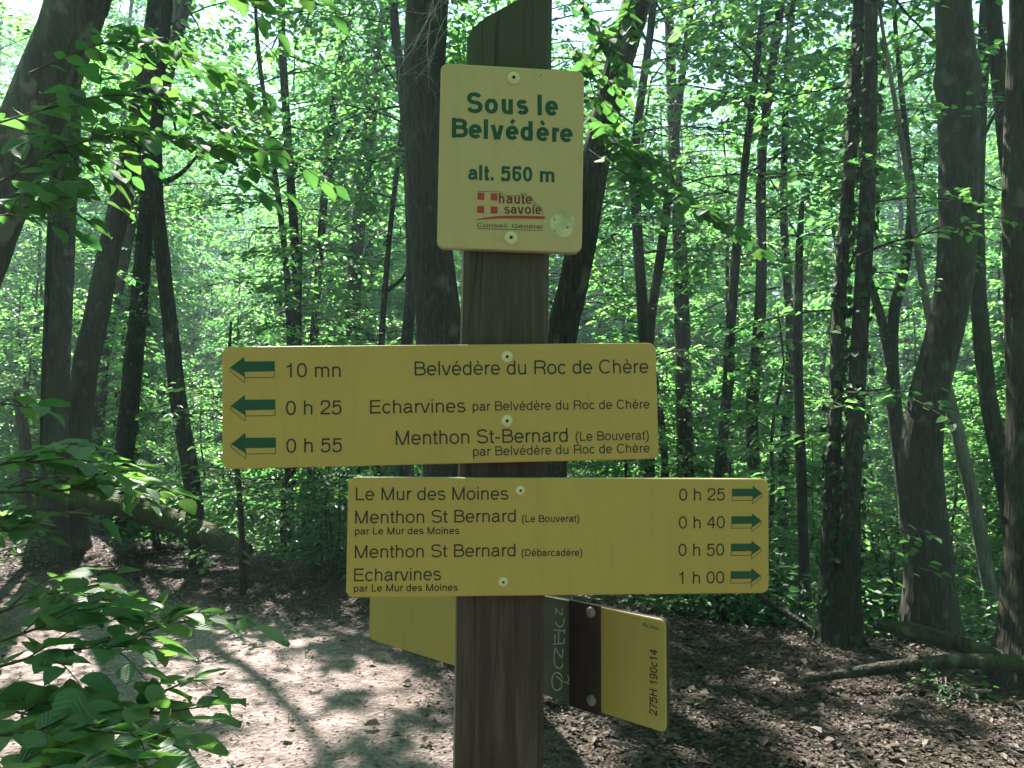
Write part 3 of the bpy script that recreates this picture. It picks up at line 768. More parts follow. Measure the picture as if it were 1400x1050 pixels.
stems_bush('edge_bush', 'low leafy bush beyond the path, at the left end of the lower board', gpt(450, 800, 7.4), 5, .07, 34, 'leaf_dark', 51, h=1.1, L=.55)
stems_bush('edge_bush', 'fine-leaved bush under the mossy fallen trunk', gpt(215, 760, 8.7), 5, .07, 30, 'leaf_dark', 52, h=.8, L=.5)
stems_bush('edge_bush', 'low bush right of the leaning back board, before the thin tapering trunk', gpt(985, 850, 6.7), 6, .065, 34, 'leaf', 53, h=.9, L=.55)
stems_bush('edge_bush', 'bush with small leaves between the tapering trunk and the broken snag', gpt(1050, 850, 7.2), 6, .065, 34, 'leaf', 54, h=1.2, L=.6)
stems_bush('edge_bush', 'leafy bush between the twin trunks and the stout bending trunk', gpt(1218, 860, 7.2), 6, .065, 34, 'leaf', 55, h=1.5, L=.65)
stems_bush('edge_bush', 'dense green bush around the foot of the pale leaning trunk', gpt(1335, 850, 8.6), 6, .07, 34, 'leaf', 56, h=1.3, L=.6)
stems_bush('seedling', 'small pale seedling at the foot of the wide-footed mossy trunk', gpt(38, 755, 8.2), 2, .05, 22, 'leaf_far', 57, h=.55, L=.18, cat='plant', n=5)
stems_bush('seedling', 'small green seedling in the leaf mould below the mossy log at the right', gpt(1300, 950, 4.5), 2, .045, 22, 'leaf_dark', 58, h=.22, L=.16, cat='plant', n=5)

# ------------------------------------------------------------------ the wood behind
def template(kind, seed, loc=(0, 0, 0), gap=False):
    """shared meshes of a background tree standing at the origin"""
    rng = np.random.default_rng(seed)
    if kind == 'tall':
        H = 17; w = rng.normal(0, .25, (8, 2)).cumsum(0) * .5
        P = np.array([[w[i, 0], w[i, 1], H * i / 7 - .3 * (i == 0)] for i in range(8)]); P[0, :2] = 0
        Rd = np.linspace(.17, .03, 8) * rng.uniform(.8, 1.15); r = dict(h0=2.2, h1=16.6, n=110, L0=3.3, L1=2.0, leaf=.13, dens=40, twig_gap=.24)
    elif kind == 'over':
        H = 15; w = rng.normal(0, .3, (8, 2)).cumsum(0) * .5
        P = np.array([[w[i, 0], w[i, 1], H * i / 7 - .3 * (i == 0)] for i in range(8)]); P[0, :2] = 0
        Rd = np.linspace(.10, .02, 8); r = dict(h0=5.0, h1=14.6, n=60, L0=2.8, L1=2.0, leaf=.12, dens=36, twig_gap=.22)
    elif kind == 'mid':
        H = 9; w = rng.normal(0, .25, (7, 2)).cumsum(0) * .5
        P = np.array([[w[i, 0], w[i, 1], H * i / 6 - .3 * (i == 0)] for i in range(7)]); P[0, :2] = 0
        Rd = np.linspace(.085, .015, 7); r = dict(h0=1.0, h1=8.8, n=64, L0=2.3, L1=1.2, leaf=.125, dens=40, twig_gap=.2)
    else:
        H = 4.2; w = rng.normal(0, .15, (6, 2)).cumsum(0) * .5
        P = np.array([[w[i, 0], w[i, 1], H * i / 5 - .3 * (i == 0)] for i in range(6)]); P[0, :2] = 0
        Rd = np.linspace(.04, .008, 6); r = dict(h0=.35, h1=4.1, n=44, L0=1.5, L1=.7, leaf=.095, dens=44, twig_gap=.14)
    bm = {'over': 'bark_dark', 'tall': 'bark_grey', 'mid': 'bark_dark', 'low': 'bark_dark'}[kind]
    root = thing('background_tree', loc, 'x', 'tree'); P = P + np.array(loc); r['h0'] += loc[2]; r['h1'] += loc[2]
    mb = MB(); p, rr = resample(P, Rd, .35); tube(mb, p, rr, 10, lump=.06, seed=seed, flare=.3)
    a = mb.build('trunk', M[bm], root, smooth=True)
    lf = foliage(rng, P, gap=gap, elev=(-2, 32), droop=.32, tone_shift=rng.uniform(-.08, .12), **r)
    c = lf.build('crown', [M['leaf_far' if kind == 'tall' else 'leaf'], M[bm]], root)
    return root, [a, c]

def place_wood():
    rng = np.random.default_rng(2024)
    tp = {k: [template(k, 300 + 17 * i + len(k)) for i in range(n)] for k, n in (('tall', 4), ('mid', 4), ('low', 4))}
    used = set()
    info = {'over': ('slim leafy tree added close behind the boards to shade the ground', 'tree', 'leafy trees added behind the boards for shade', 'understory_tree'),
            'tall': ('tall slender tree with bright green leaves deep in the forest', 'tree', 'tall trees deep in the forest', 'forest_tree'),
            'mid': ('middling tree with layered green boughs in the forest behind the boards', 'tree', 'middling trees of the forest behind', 'understory_tree'),
            'low': ('low leafy sapling growing beneath the forest trees behind the boards', 'sapling', 'saplings beneath the forest trees', 'sapling')}
    def put(kind, x, y, rz, sc):
        lab, cat, grp, nm = info[kind]
        near = kind == 'over' or (kind == 'tall' and y < 21) or (kind == 'mid' and y < 15)
        if near:
            r2, _ = template(kind, int(rng.integers(1, 9999)), (x, y, gz(x, y)), True); rz = 0; sc = 1
            r2.name = nm; r2['label'] = lab; r2['category'] = cat; r2['group'] = grp
            return
        i = int(rng.integers(0, len(tp[kind])))
        root, ch = tp[kind][i]
        if (kind, i) in used:
            r2 = root.copy(); COL.objects.link(r2)
            for c in ch:
                c2 = c.copy(); COL.objects.link(c2); c2.parent = r2
        else:
            used.add((kind, i)); r2 = root
        r2.name = nm
        r2.location = (x, y, gz(x, y)); r2.rotation_euler = (0, 0, rz); r2.scale = (sc, sc, sc)
        r2['label'] = lab; r2['category'] = cat; r2['group'] = grp
    pts = []
    def scatter(kind, n, y0, y1, sep, s0, s1, spread=.78, gamma=1.0, outer=False):
        k = 0; tries = 0
        while k < n and tries < n * 60:
            tries += 1
            y = y0 + (y1 - y0) * rng.random() ** gamma
            x = rng.uniform(-1, 1) * (spread * y + 1.5)
            if any((x - a) ** 2 + (y - b) ** 2 < sep * sep for a, b in pts): continue
            if outer and abs(x) < .70 * y + 2.6: continue
            if .488 * x + .873 * y < 7.4 and not (outer and x < -4): continue
            pts.append((x, y)); k += 1
            put(kind, x, y, rng.uniform(0, 6.28), rng.uniform(s0, s1))
    for sx, sy in ((-1.3, 10.6), (1.9, 11.2), (.4, 13.6), (3.6, 10.4), (-3.6, 12.4), (4.6, 13.2)):  # extra trees added so their crowns shade the ground
        pts.append((sx, sy)); put('over', sx, sy, 0, 1)
    scatter('low', 64, 8.2, 19, 1.0, .6, 1.15)
    scatter('mid', 64, 10.5, 28, 1.15, .75, 1.15)
    scatter('tall', 74, 15, 44, 1.6, .8, 1.2)
    scatter('mid', 12, 4, 16, 1.5, .8, 1.1, 1.3, outer=True)
    scatter('tall', 16, 8, 34, 2.0, .9, 1.2, 1.25, outer=True)
    # those that never found a place would stay at the origin
    for k in tp:
        for i, (root, ch) in enumerate(tp[k]):
            if (k, i) not in used: put_i = root; root.location = (rng.uniform(-20, 20), 46, gz(0, 46)); root.name = info[k][3]; root['label'], root['category'], root['group'] = info[k][:3]
place_wood()

def far_forest():
    """the wood beyond, one mass of leaves and stems"""
    rng = np.random.default_rng(99)
    mb = MB()
    n = 190000
    th = rng.uniform(-.95, .95, n); d = 46 + 34 * rng.random(n)
    clump = noise(th * 26, d * .22, 0, 61)
    z = 27 * rng.random(n) ** 1.25
    x = np.sin(th) * d; y = np.cos(th) * d
    dens = .55 * noise(x * .35, z * .45, y * .2, 62) + .45 * noise(x * 1.1, z * 1.3, y * .5, 63)
    keep = dens > .18 + .10 * sstep(4, 22, z)
    x, y, z = x[keep], y[keep], z[keep]; k = len(x)
    p = np.stack([x, y, z + ground_z(x, y)], 1)
    a = rng.uniform(0, 6.28, k)
    leaves(mb, p, np.stack([np.cos(a), np.sin(a), rng.normal(-.1, .3, k)], 1), np.stack([rng.normal(0, .7, k), rng.normal(-.2, .7, k), np.ones(k)], 1), rng.uniform(.26, .5, k), w=.7, tone=np.clip(rng.normal(.55, .22, k), 0, 1))
    o = mb.build('far_forest', M['leaf_far'])
    tag(o, 'mass of sunlit foliage far off through the trees', 'forest', kind='stuff')
    mb = MB(); k = 130
    th = rng.uniform(-.9, .9, k); d = rng.uniform(45, 78, k); x = np.sin(th) * d; y = np.cos(th) * d; g = ground_z(x, y)
    for i in range(k):
        h = rng.uniform(14, 22); r = rng.uniform(.09, .2); ax = rng.normal(0, .6); 
        tube(mb, [[x[i], y[i], g[i] - .3], [x[i] + ax * .4, y[i], g[i] + h * .5], [x[i] + ax, y[i], g[i] + h]], [r, r * .8, r * .3], 6)
    o = mb.build('far_trunks', M['bark_grey'])
    tag(o, 'many distant trunks standing in the far wood', 'forest', kind='stuff')
far_forest()

def wood_behind():  # unseen wood, added to cut the sky light on the boards
    rng = np.random.default_rng(314); n = 85000
    th = rng.uniform(1.05, 5.23, n); d = 7 + 22 * rng.random(n) ** .8
    x = np.sin(th) * d; y = np.cos(th) * d - 1.0; z = .4 + 19 * rng.random(n)
    dens = noise(x * .35, z * .4, y * .35, 64)
    keep = (dens > .38)
    x, y, z = x[keep], y[keep], z[keep]
    # unseen leaves overhead, added to close off more of the sky
    m = 26000; x2 = rng.uniform(-12, 12, m); y2 = rng.uniform(-16, 2.5, m); z2 = rng.uniform(8, 15, m)
    k2 = noise(x2 * .5, y2 * .5, z2 * .5, 65) > .42
    x = np.concatenate([x, x2[k2]]); y = np.concatenate([y, y2[k2]]); z = np.concatenate([z, z2[k2]])
    k = len(x); p = np.stack([x, y, z], 1)
    G = p - SUNV * (p[:, 2:3] / SUNV[2]); p = p[~(lit_mask(G[:, 0], G[:, 1]) & (G[:, 1] > -1))]; k = len(p)
    a = rng.uniform(0, 6.28, k); mb = MB()
    leaves(mb, p, np.stack([np.cos(a), np.sin(a), rng.normal(-.1, .3, k)], 1), np.stack([rng.normal(0, .45, k), rng.normal(0, .45, k), np.ones(k)], 1), rng.uniform(.22, .42, k), w=.7, tone=np.clip(rng.normal(.45, .2, k), 0, 1))
    o = mb.build('unseen_forest', M['leaf'])
    tag(o, 'unseen leafy wood added behind the viewer to dim the sky light', 'forest', kind='stuff')
wood_behind()

def ground_cover():
    rng = np.random.default_rng(123)
    n = 60000
    y = 6 + 26 * rng.random(n) ** 1.4; x = rng.uniform(-1, 1, n) * (2 + y * .8)
    s = .488 * x + .873 * y - 5.9
    dn = noise(x * .9, y * .9, 0, 71)
    keep = (s > .5) & (dn > .36 - .1 * sstep(1, 4, s))
    x, y = x[keep], y[keep]; k = len(x)
    z = ground_z(x, y) + .05 + .45 * rng.random(k) ** 1.6
    a = rng.uniform(0, 6.28, k)
    mb = MB()
    leaves(mb, np.stack([x, y, z], 1), np.stack([np.cos(a), np.sin(a), rng.normal(0, .3, k)], 1), np.stack([rng.normal(0, .35, k), rng.normal(0, .35, k), np.ones(k)], 1), rng.uniform(.05, .11, k), tone=np.clip(rng.normal(.4, .2, k), 0, 1))
    o = mb.build('ground_cover', M['leaf_dark'])
    tag(o, 'low green plants covering the slope below the path edge', 'undergrowth', kind='stuff')
ground_cover()

# ------------------------------------------------------------------ near leaves
def big_leaves(mb, p, d, n, s, w=.58, tone=None, rng=None, curl=.1):
    Nn = len(p); d = unit(d); side = unit(np.cross(d, n)); n = np.cross(side, d)
    rows = np.array([0, .06, .2, .38, .56, .74, .89, 1.0])
    wid = np.array([.0, .42, .86, 1.0, .92, .66, .30, .0]) * w * .5
    cols = np.array([-1, -.5, 0, .5, 1.])
    K = len(rows); C = len(cols)
    s = (np.zeros(Nn) + s)[:, None, None, None]
    cu = (curl * rng.uniform(-.4, 1.8, Nn))[:, None, None]
    t = rows[None, :, None]; c = cols[None, None, :]
    W = wid[None, :, None] * (1 + .05 * np.sin(np.arange(K) * 2.3)[None, :, None])
    fold = rng.uniform(.04, .16, Nn)[:, None, None]
    off = fold * np.abs(c) * W / w * 2 + .015 * np.sin(t * 40) * np.abs(c) - cu * t * t
    tw = rng.normal(0, .05, Nn)[:, None, None] * t * c
    X = t * np.ones((Nn, 1, 1)) * np.ones_like(c); Yw = W * c * np.ones((Nn, 1, 1)); Z = off + tw
    v = p[:, None, None, :] + s * (d[:, None, None, :] * X[..., None] + side[:, None, None, :] * Yw[..., None] + n[:, None, None, :] * Z[..., None])
    uv = np.stack([(c * np.ones((Nn, K, 1)) * (wid[None, :, None] / (w * .5))), t * np.ones((Nn, 1, C))], -1)
    i = np.arange(K - 1)[:, None] * C; j = np.arange(C - 1)[None, :]
    q0 = np.stack([i + j, i + j + 1, i + C + j + 1, i + C + j], -1).reshape(-1, 4)
    q = (np.arange(Nn)[:, None, None] * K * C + q0[None]).reshape(-1, 4)
    mb.quads(v.reshape(-1, 3), q, 0, np.repeat(tone, len(q0)), uv.reshape(-1, 2))

def spray(parent, twigs, leaf, seed, name='leafy_branch', leafm='leaf_near', gapl=.028, side_n=5, side_len=.22, r0=.004, tilt=.28, up=(0, 0, 1), w=.58):
    """twigs: lists of (px, py, depth); leaves alternate along each twig and its side shoots, lying nearly flat"""
    rng = np.random.default_rng(seed); mb = MB(); P, D, NN, SZ = [], [], [], []
    def along(pts, r):
        p, _ = resample(pts, np.zeros(len(pts)), .02)
        tube(mb, p, np.linspace(r, r * .3, len(p)), 5, mat=1, cap=False)
        t = unit(np.gradient(p, axis=0)); L = len(p) * .02
        k = max(3, int(L / gapl)); idx = np.linspace(len(p) * .12, len(p) - 1, k).astype(int)
        for m, i in enumerate(idx):
            sd = unit(np.cross(t[i], np.array(up, float))); sg = 1 if m % 2 else -1
            a = rng.uniform(.5, 1.1) if i < len(p) - 2 else rng.uniform(-.2, .2)
            d = t[i] * math.cos(a) + sd * sg * math.sin(a) + np.array([0, 0, rng.normal(-.12, .16)])
            P.append(p[i] + d * .006); D.append(d); NN.append(np.array(up, float) + rng.normal(0, tilt, 3)); SZ.append(leaf * rng.uniform(.6, 1.15))
        return p, t
    for tw in twigs:
        p, t = along([at(*q) for q in tw], r0)
        for k in range(side_n):
            i = int(len(p) * (.25 + .65 * (k + rng.random()) / side_n)); i = min(i, len(p) - 2)
            sd = unit(np.cross(t[i], np.array(up, float))) * (1 if k % 2 else -1)
            a = rng.uniform(.6, 1.0); d = t[i] * math.cos(a) + sd * math.sin(a) + np.array([0, 0, rng.normal(0, .12)])
            L = side_len * rng.uniform(.6, 1.2) * (1.1 - .5 * i / len(p))
            q0 = p[i]; along([q0, q0 + d * L * .5 + np.array([0, 0, .01]), q0 + d * L + np.array([0, 0, -.02 * L / .2])], r0 * .5)
    P, D, NN = map(np.array, (P, D, NN))
    big_leaves(mb, P, D, NN, np.array(SZ)[:, None][:, 0][:, None, None, None][:, 0, 0, 0], w=w, tone=np.clip(rng.normal(.45, .25, len(P)), 0, 1), rng=rng)
    return mb.build(name, [M[leafm], M['twig']], parent, smooth=True)

# the hazel by the path: its stems stand just outside the left edge
hz = thing('hazel_bush', (-1.75, 1.75, gz(-1.75, 1.75)), 'hazel bush reaching in from the left edge with large green leaves near the viewer', 'bush')
_mb = MB()
for (tx, ty, tz), k in (((-1.32, 1.62, 1.48), 0), ((-1.3, 1.75, 1.2), 1), ((-1.12, 1.45, 1.05), 2), ((-1.6, 1.9, 1.9), 3)):
    b = np.array([-1.75 + .04 * k, 1.75 - .05 * k, gz(-1.75, 1.75) - .05]); e = np.array([tx, ty, tz])
    p, r = resample([b, b * .6 + e * .4 + np.array([0, 0, .25]), e], [.016, .011, .005], .05); tube(_mb, p, r, 8)
_mb.build('stems', M['twig'], hz, smooth=True)
# lowest sprays (bottom left corner)
spray(hz, [[(-60, 1010, 1.35), (60, 1000, 1.33), (150, 1000, 1.32), (235, 1015, 1.30)], [(-60, 1075, 1.22), (40, 1050, 1.22), (130, 1052, 1.2), (200, 1050, 1.2)], [(-50, 955, 1.5), (30, 975, 1.46), (100, 985, 1.42)]], .085, 201, gapl=.03, side_n=5, side_len=.16, w=.74)
spray(hz, [[(120, 1000, 1.55), (175, 980, 1.53), (235, 972, 1.5), (285, 965, 1.48)], [(205, 975, 1.53), (225, 945, 1.55), (262, 930, 1.58)]], .075, 202, gapl=.034, side_n=2, side_len=.08)
# middle sprays
spray(hz, [[(-60, 900, 1.6), (20, 870, 1.62), (100, 845, 1.66), (180, 840, 1.7)], [(-60, 860, 1.75), (20, 830, 1.78), (90, 812, 1.82), (160, 822, 1.86)], [(-60, 930, 1.5), (40, 900, 1.52), (130, 885, 1.56), (215, 885, 1.6)]], .08, 203, gapl=.03, side_n=5, side_len=.2, w=.72)
spray(hz, [[(130, 890, 1.66), (190, 866, 1.72), (250, 850, 1.8), (325, 848, 1.88)]], .075, 204, gapl=.03, side_n=4, side_len=.13)
# upper sprays at eye height, seen almost edge on
spray(hz, [[(-60, 690, 1.75), (20, 665, 1.8), (100, 650, 1.86), (190, 655, 1.95)], [(-60, 650, 1.6), (20, 632, 1.66), (90, 634, 1.72)], [(-60, 745, 1.7), (0, 725, 1.74), (35, 715, 1.8)], [(-30, 675, 1.7), (60, 672, 1.75), (140, 668, 1.82), (215, 672, 1.9)]], .078, 205, gapl=.026, side_n=5, side_len=.22, tilt=.16)
spray(hz, [[(-60, 560, 1.9), (0, 552, 1.95), (55, 560, 2.0)]], .07, 206, gapl=.04, side_n=2, side_len=.1)
# leaves of the leaning tree hanging before it
lt = T['lean'][0]
spray(lt, [[(-40, 180, 2.5), (60, 150, 2.45), (160, 130, 2.4), (260, 150, 2.35), (330, 190, 2.3)], [(40, 100, 2.6), (140, 60, 2.6), (220, 70, 2.55), (300, 95, 2.5)], [(-20, 260, 2.4), (60, 215, 2.38), (130, 190, 2.35), (200, 180, 2.32), (290, 200, 2.3), (400, 205, 2.25)]], .08, 211, gapl=.034, side_n=9, side_len=.34, w=.64, leafm='leaf_soft')
spray(lt, [[(-40, 300, 2.3), (30, 285, 2.3), (100, 265, 2.28)], [(40, 180, 2.5), (75, 190, 2.45), (100, 215, 2.42), (110, 240, 2.4)]], .08, 212, gapl=.034, side_n=6, side_len=.24, w=.66, leafm='leaf_soft')
spray(lt, [[(160, -60, 2.6), (270, -30, 2.6), (340, 0, 2.55), (430, -10, 2.5)]], .08, 213, leafm='leaf_soft', gapl=.04, side_n=5, side_len=.2)
# leaves of the leaning rough tree over the path
rt = T['l'][0]
spray(rt, [[(805, 205, 4.9), (850, 235, 4.7), (920, 265, 4.5), (1000, 315, 4.3)], [(790, 150, 4.9), (830, 185, 4.8), (860, 200, 4.7)]], .10, 221, gapl=.032, side_n=9, side_len=.4, r0=.006, leafm='leaf_soft', w=.8)
spray(rt, [[(780, -40, 4.6), (800, 20, 4.55), (830, 60, 4.5), (850, 100, 4.45)], [(780, 60, 4.8), (800, 90, 4.7), (815, 140, 4.6)], [(880, -30, 4.7), (850, 30, 4.6), (840, 60, 4.5)]], .095, 222, gapl=.035, side_n=6, side_len=.28, r0=.006, leafm='leaf_soft', w=.8)

# ------------------------------------------------------------------ lettering: a plain grotesque drawn with strokes
CAP, XH, DSC = .718, .523, -.205

def arc(cx, cy, rx, ry, a0, a1, n=16):
    t = np.radians(np.linspace(a0, a1, n))
    c, s = np.cos(t), np.sin(t); e = .9
    return [(cx + rx * np.sign(a) * abs(a) ** e, cy + ry * np.sign(b) * abs(b) ** e) for a, b in zip(c, s)]

def spl(pts, n=8):
    p = np.array(pts, float); out = []
    for k in range(len(p) - 1):
        p0 = p[max(0, k - 1)]; p1 = p[k]; p2 = p[k + 1]; p3 = p[min(len(p) - 1, k + 2)]
        for t in np.linspace(0, 1, n, endpoint=(k == len(p) - 2)):
            out.append(tuple(.5 * (2 * p1 + (p2 - p0) * t + (2 * p0 - 5 * p1 + 4 * p2 - p3) * t * t + (3 * p1 - p0 - 3 * p2 + p3) * t**3)))
    return out

def glyph(ch, w):
    """strokes (centre lines) and advance, in em units; w = stroke weight"""
    h = w / 2; o = .012
    bold = w > .11
    def bowl(cx, rx): return arc(cx, XH / 2, rx - h, XH / 2 + o - h, 0, 360, 33)
    xl = .07 + h
    if ch == ' ': return [], .278
    if ch in 'ée' or ch == 'è':
        cx, rx = .277, .24; cy, ry = XH / 2, XH / 2 + o
        st = [[(cx - rx + w * .7, cy), (cx + rx - h * 1.2, cy)], [(cx + rx - h, cy - .045)] + arc(cx, cy, rx - h, ry - h, 0, 322, 30)]
        if ch == 'é': st.append(([(.235, .575 + h * .35), (.345, .715 + h * .35)], .8))
        if ch == 'è': st.append(([(.32, .575 + h * .35), (.21, .715 + h * .35)], .8))
        return st, .556
    if ch == 'o': return [bowl(.278, .245)], .556
    if ch == 'c': return [arc(.265, XH / 2, .232 - h, XH / 2 + o - h, 38, 322, 26)], .5
    if ch == 'a':
        xr = .425 - (h - .042) * .3; ry = .165 - h * .5; yb = .30
        cxx = (.065 + h + xr) / 2
        top = [(x, y) for x, y in arc(cxx, XH + o - h - ry, (xr - .065 - h) / 2, ry, 168, 0, 18)]
        bx = .245; rb = (yb - h + o) / 2
        return [top + [(xr, .10)] + spl([(xr, .10), (xr + .02, h * 1.15), (xr + .07 + h * .3, h * .95)], 4)[1:],
                [(xr, yb + .01), (bx, yb - .012)] + arc(bx - .01, yb - .012 - rb, bx - .01 - .035 - h, rb - .006, 90, 270, 14)[1:] + [(.29, h - o + .018), (xr, .13 + h * .3)]], .556
    if ch == 'b': return [[(xl, 0), (xl, CAP)], bowl(.29, .235)], .556
    if ch == 'd': return [[(.556 - xl, 0), (.556 - xl, CAP)], bowl(.266, .235)], .556
    if ch == 'p': return [[(xl, DSC), (xl, XH)], bowl(.29, .235)], .556
    if ch == 'h': return [[(xl, 0), (xl, CAP)], arc((xl + .556 - xl) / 2, XH + o - h - .17 + h * .3, (.556 - 2 * xl) / 2, .17 - h * .3, 172, 0, 18) + [(.556 - xl, 0)]], .556
    if ch == 'n': return [[(xl, 0), (xl, XH)], arc((xl + .556 - xl) / 2, XH + o - h - .17 + h * .3, (.556 - 2 * xl) / 2, .17 - h * .3, 172, 0, 18) + [(.556 - xl, 0)]], .556
    if ch == 'u': return [[(.556 - xl, 0), (.556 - xl, XH)], [(xl, XH)] + arc(.278, h - o + .17 - h * .3, .278 - xl, .17 - h * .3, 180, 352, 18)], .556
    if ch == 'm':
        a = .833 if not bold else .889; m = a / 2; r = a - xl
        rx1, ry = (m - xl) / 2, .16 - h * .3; yc = XH + o - h - ry
        return [[(xl, 0), (xl, XH)], arc(xl + rx1, yc, rx1, ry, 172, 0, 14) + [(m, 0)], arc(m + rx1, yc, rx1, ry, 172, 0, 14) + [(r, 0)]], a
    if ch == 'i': return [[(.111, 0), (.111, XH)], [(.111, CAP - w), (.111, CAP)]], .222
    if ch == 'l': return [[(.111, 0), (.111, CAP)]], (.222 if not bold else .278)
    if ch == 'r': return [[(xl, 0), (xl, XH)], spl([(xl, .31), (.14 + h * .5, .43), (.22, XH - h), (.335, XH - h + .005)], 6)], .333
    if ch == 's':
        y2, y0, ym = XH + o - h, h - o, .268; cx = .25
        return [arc(cx - .005, (y2 + ym) / 2, .205 - h, (y2 - ym) / 2, 22, 246, 16) + arc(cx + .005, (ym + y0) / 2, .218 - h, (ym - y0) / 2, 66, -160, 16)], .5
    if ch == 't': return [[(.125, .66)] + spl([(.125, .66), (.125, .13), (.15, .05), (.21, h - .004), (.265, h)], 6)[1:], [(.015, XH - h), (.258, XH - h)]], .278
    if ch == 'v': return [[(.005 + h, XH), (.25 - h * .28, .0)], [(.495 - h, XH), (.25 + h * .28, .0)]], .5
    if ch == 'S':
        y2, y0, ym = CAP + o - h, h - o, .372; cx = .333
        return [arc(cx - .005, (y2 + ym) / 2, .272 - h, (y2 - ym) / 2, 18, 244, 20) + arc(cx + .005, (ym + y0) / 2, .29 - h, (ym - y0) / 2, 64, -166, 20)], .667
    if ch == 'B':
        x = .08 + h; y = .385
        return [[(x, 0), (x, CAP)], [(x, CAP - h), (.36, CAP - h)] + arc(.36, (CAP - h + y) / 2, .20, (CAP - h - y) / 2, 90, -90, 12) + [(x, y)],
                [(.36, y)] + arc(.40, (y + h) / 2, .225 - h * .3, (y - h) / 2, 90, -90, 12) + [(x, h)]], .667
    if ch == 'R':
        x = .085 + h; y = .33 + h * .3
        return [[(x, 0), (x, CAP)], [(x, CAP - h), (.42, CAP - h)] + arc(.42, (CAP - h + y) / 2, .235 - h * .3, (CAP - h - y) / 2, 90, -90, 12) + [(x, y)],
                spl([(.44, y), (.56, .29), (.61, .18), (.62, .06), (.655, 0)], 5)], .722
    if ch == 'P':
        x = .085 + h; y = .31
        return [[(x, 0), (x, CAP)], [(x, CAP - h), (.40, CAP - h)] + arc(.40, (CAP - h + y) / 2, .225 - h * .3, (CAP - h - y) / 2, 90, -90, 12) + [(x, y)]], .667
    if ch == 'D':
        x = .08 + h
        return [[(x, 0), (x, CAP)], [(x, CAP - h), (.34, CAP - h)] + arc(.34, CAP / 2, .335 - h, CAP / 2 - h, 90, -90, 20) + [(x, h)]], .722
    if ch == 'E':
        x = .085 + h
        return [[(x, 0), (x, CAP)], [(x, CAP - h), (.615, CAP - h)], [(x, .385), (.58, .385)], [(x, h), (.625, h)]], .667
    if ch == 'L':
        x = .075 + h
        return [[(x, 0), (x, CAP)], [(x, h), (.535, h)]], .556
    if ch == 'H': return [[(.08 + h, 0), (.08 + h, CAP)], [(.642 - h, 0), (.642 - h, CAP)], [(.08 + h, .385), (.642 - h, .385)]], .722
    if ch == 'M': return [[(.075 + h, 0), (.075 + h, CAP)], [(.758 - h, 0), (.758 - h, CAP)], [(.08 + h * .8, CAP), (.4165 - h * .3, 0)], [(.753 - h * .8, CAP), (.4165 + h * .3, 0)]], .833
    if ch == 'C': return [arc(.385, CAP / 2, .335 - h, CAP / 2 + o - h, 42, 318, 30)], .722
    if ch == 'G': return [arc(.385, CAP / 2, .338 - h, CAP / 2 + o - h, 42, 325, 30), [(.40, .345), (.70 - h, .345), (.70 - h, 0)]], .778
    if ch == '0': return [arc(.278, .352, .24 - h, .364 - h, 0, 360, 36)], .556
    if ch == '1': return [[(.31, 0), (.31, .71)], spl([(.11, .535), (.22, .555), (.285, .61), (.31, .71)], 5)], .556
    if ch == '2': return [spl([(.04 + h, .46), (.06 + h, .58), (.15, .68 - h * .3), (.28, .716 - h), (.42, .67 - h * .3), (.51 - h, .53), (.46 - h * .4, .40), (.30, .27), (.12, .14), (.04 + h, h)], 6) + [(.51, h)]], .556
    if ch == '4': return [[(.38, 0), (.38, .70)], [(.38, .70 - h * .4), (.05, .23 - h * .2)], [(.04, .17 + h), (.525, .17 + h)]], .556
    if ch == '5': return [[(.48, .70 - h), (.14, .70 - h), (.10 + h * .4, .33)], spl([(.10 + h * .4, .335), (.17, .42), (.28, .47 - h * .4), (.42, .43 - h * .3), (.51 - h, .24), (.43 - h * .4, .07), (.28, h - o), (.13, .045), (.035 + h, .17)], 6)], .556
    if ch == '6': return [arc(.285, .235, .235 - h, .247 - h, 0, 360, 26), spl([(.49 - h, .55), (.43, .66), (.30, .716 - h), (.16, .66 - h * .3), (.07 + h * .8, .48), (.05 + h, .24)], 6)], .556
    if ch == '7': return [[(.05, .70 - h), (.51, .70 - h)] + spl([(.51, .70 - h), (.36, .46), (.26, .22), (.225, 0)], 6)[1:]], .556
    if ch == '9': return [arc(.272, .47, .235 - h, .247 - h, 0, 360, 26), spl([(.065 + h, .15), (.12, .05), (.26, h - o), (.40, .05 + h * .3), (.49 - h * .8, .24), (.508 - h, .47)], 6)], .556
    if ch == '.': return [[(.139, 0), (.139, w * 1.05)]], .278
    if ch == '-': return [[(.045, .265), (.285, .265)]], .333
    if ch == '(': return [spl([(.28, .735), (.17, .60), (.105, .42), (.105, .12), (.17, -.07), (.28, -.21)], 5)], .333
    if ch == ')': return [spl([(.05, .735), (.16, .60), (.225, .42), (.225, .12), (.16, -.07), (.05, -.21)], 5)], .333
    raise ValueError(ch)

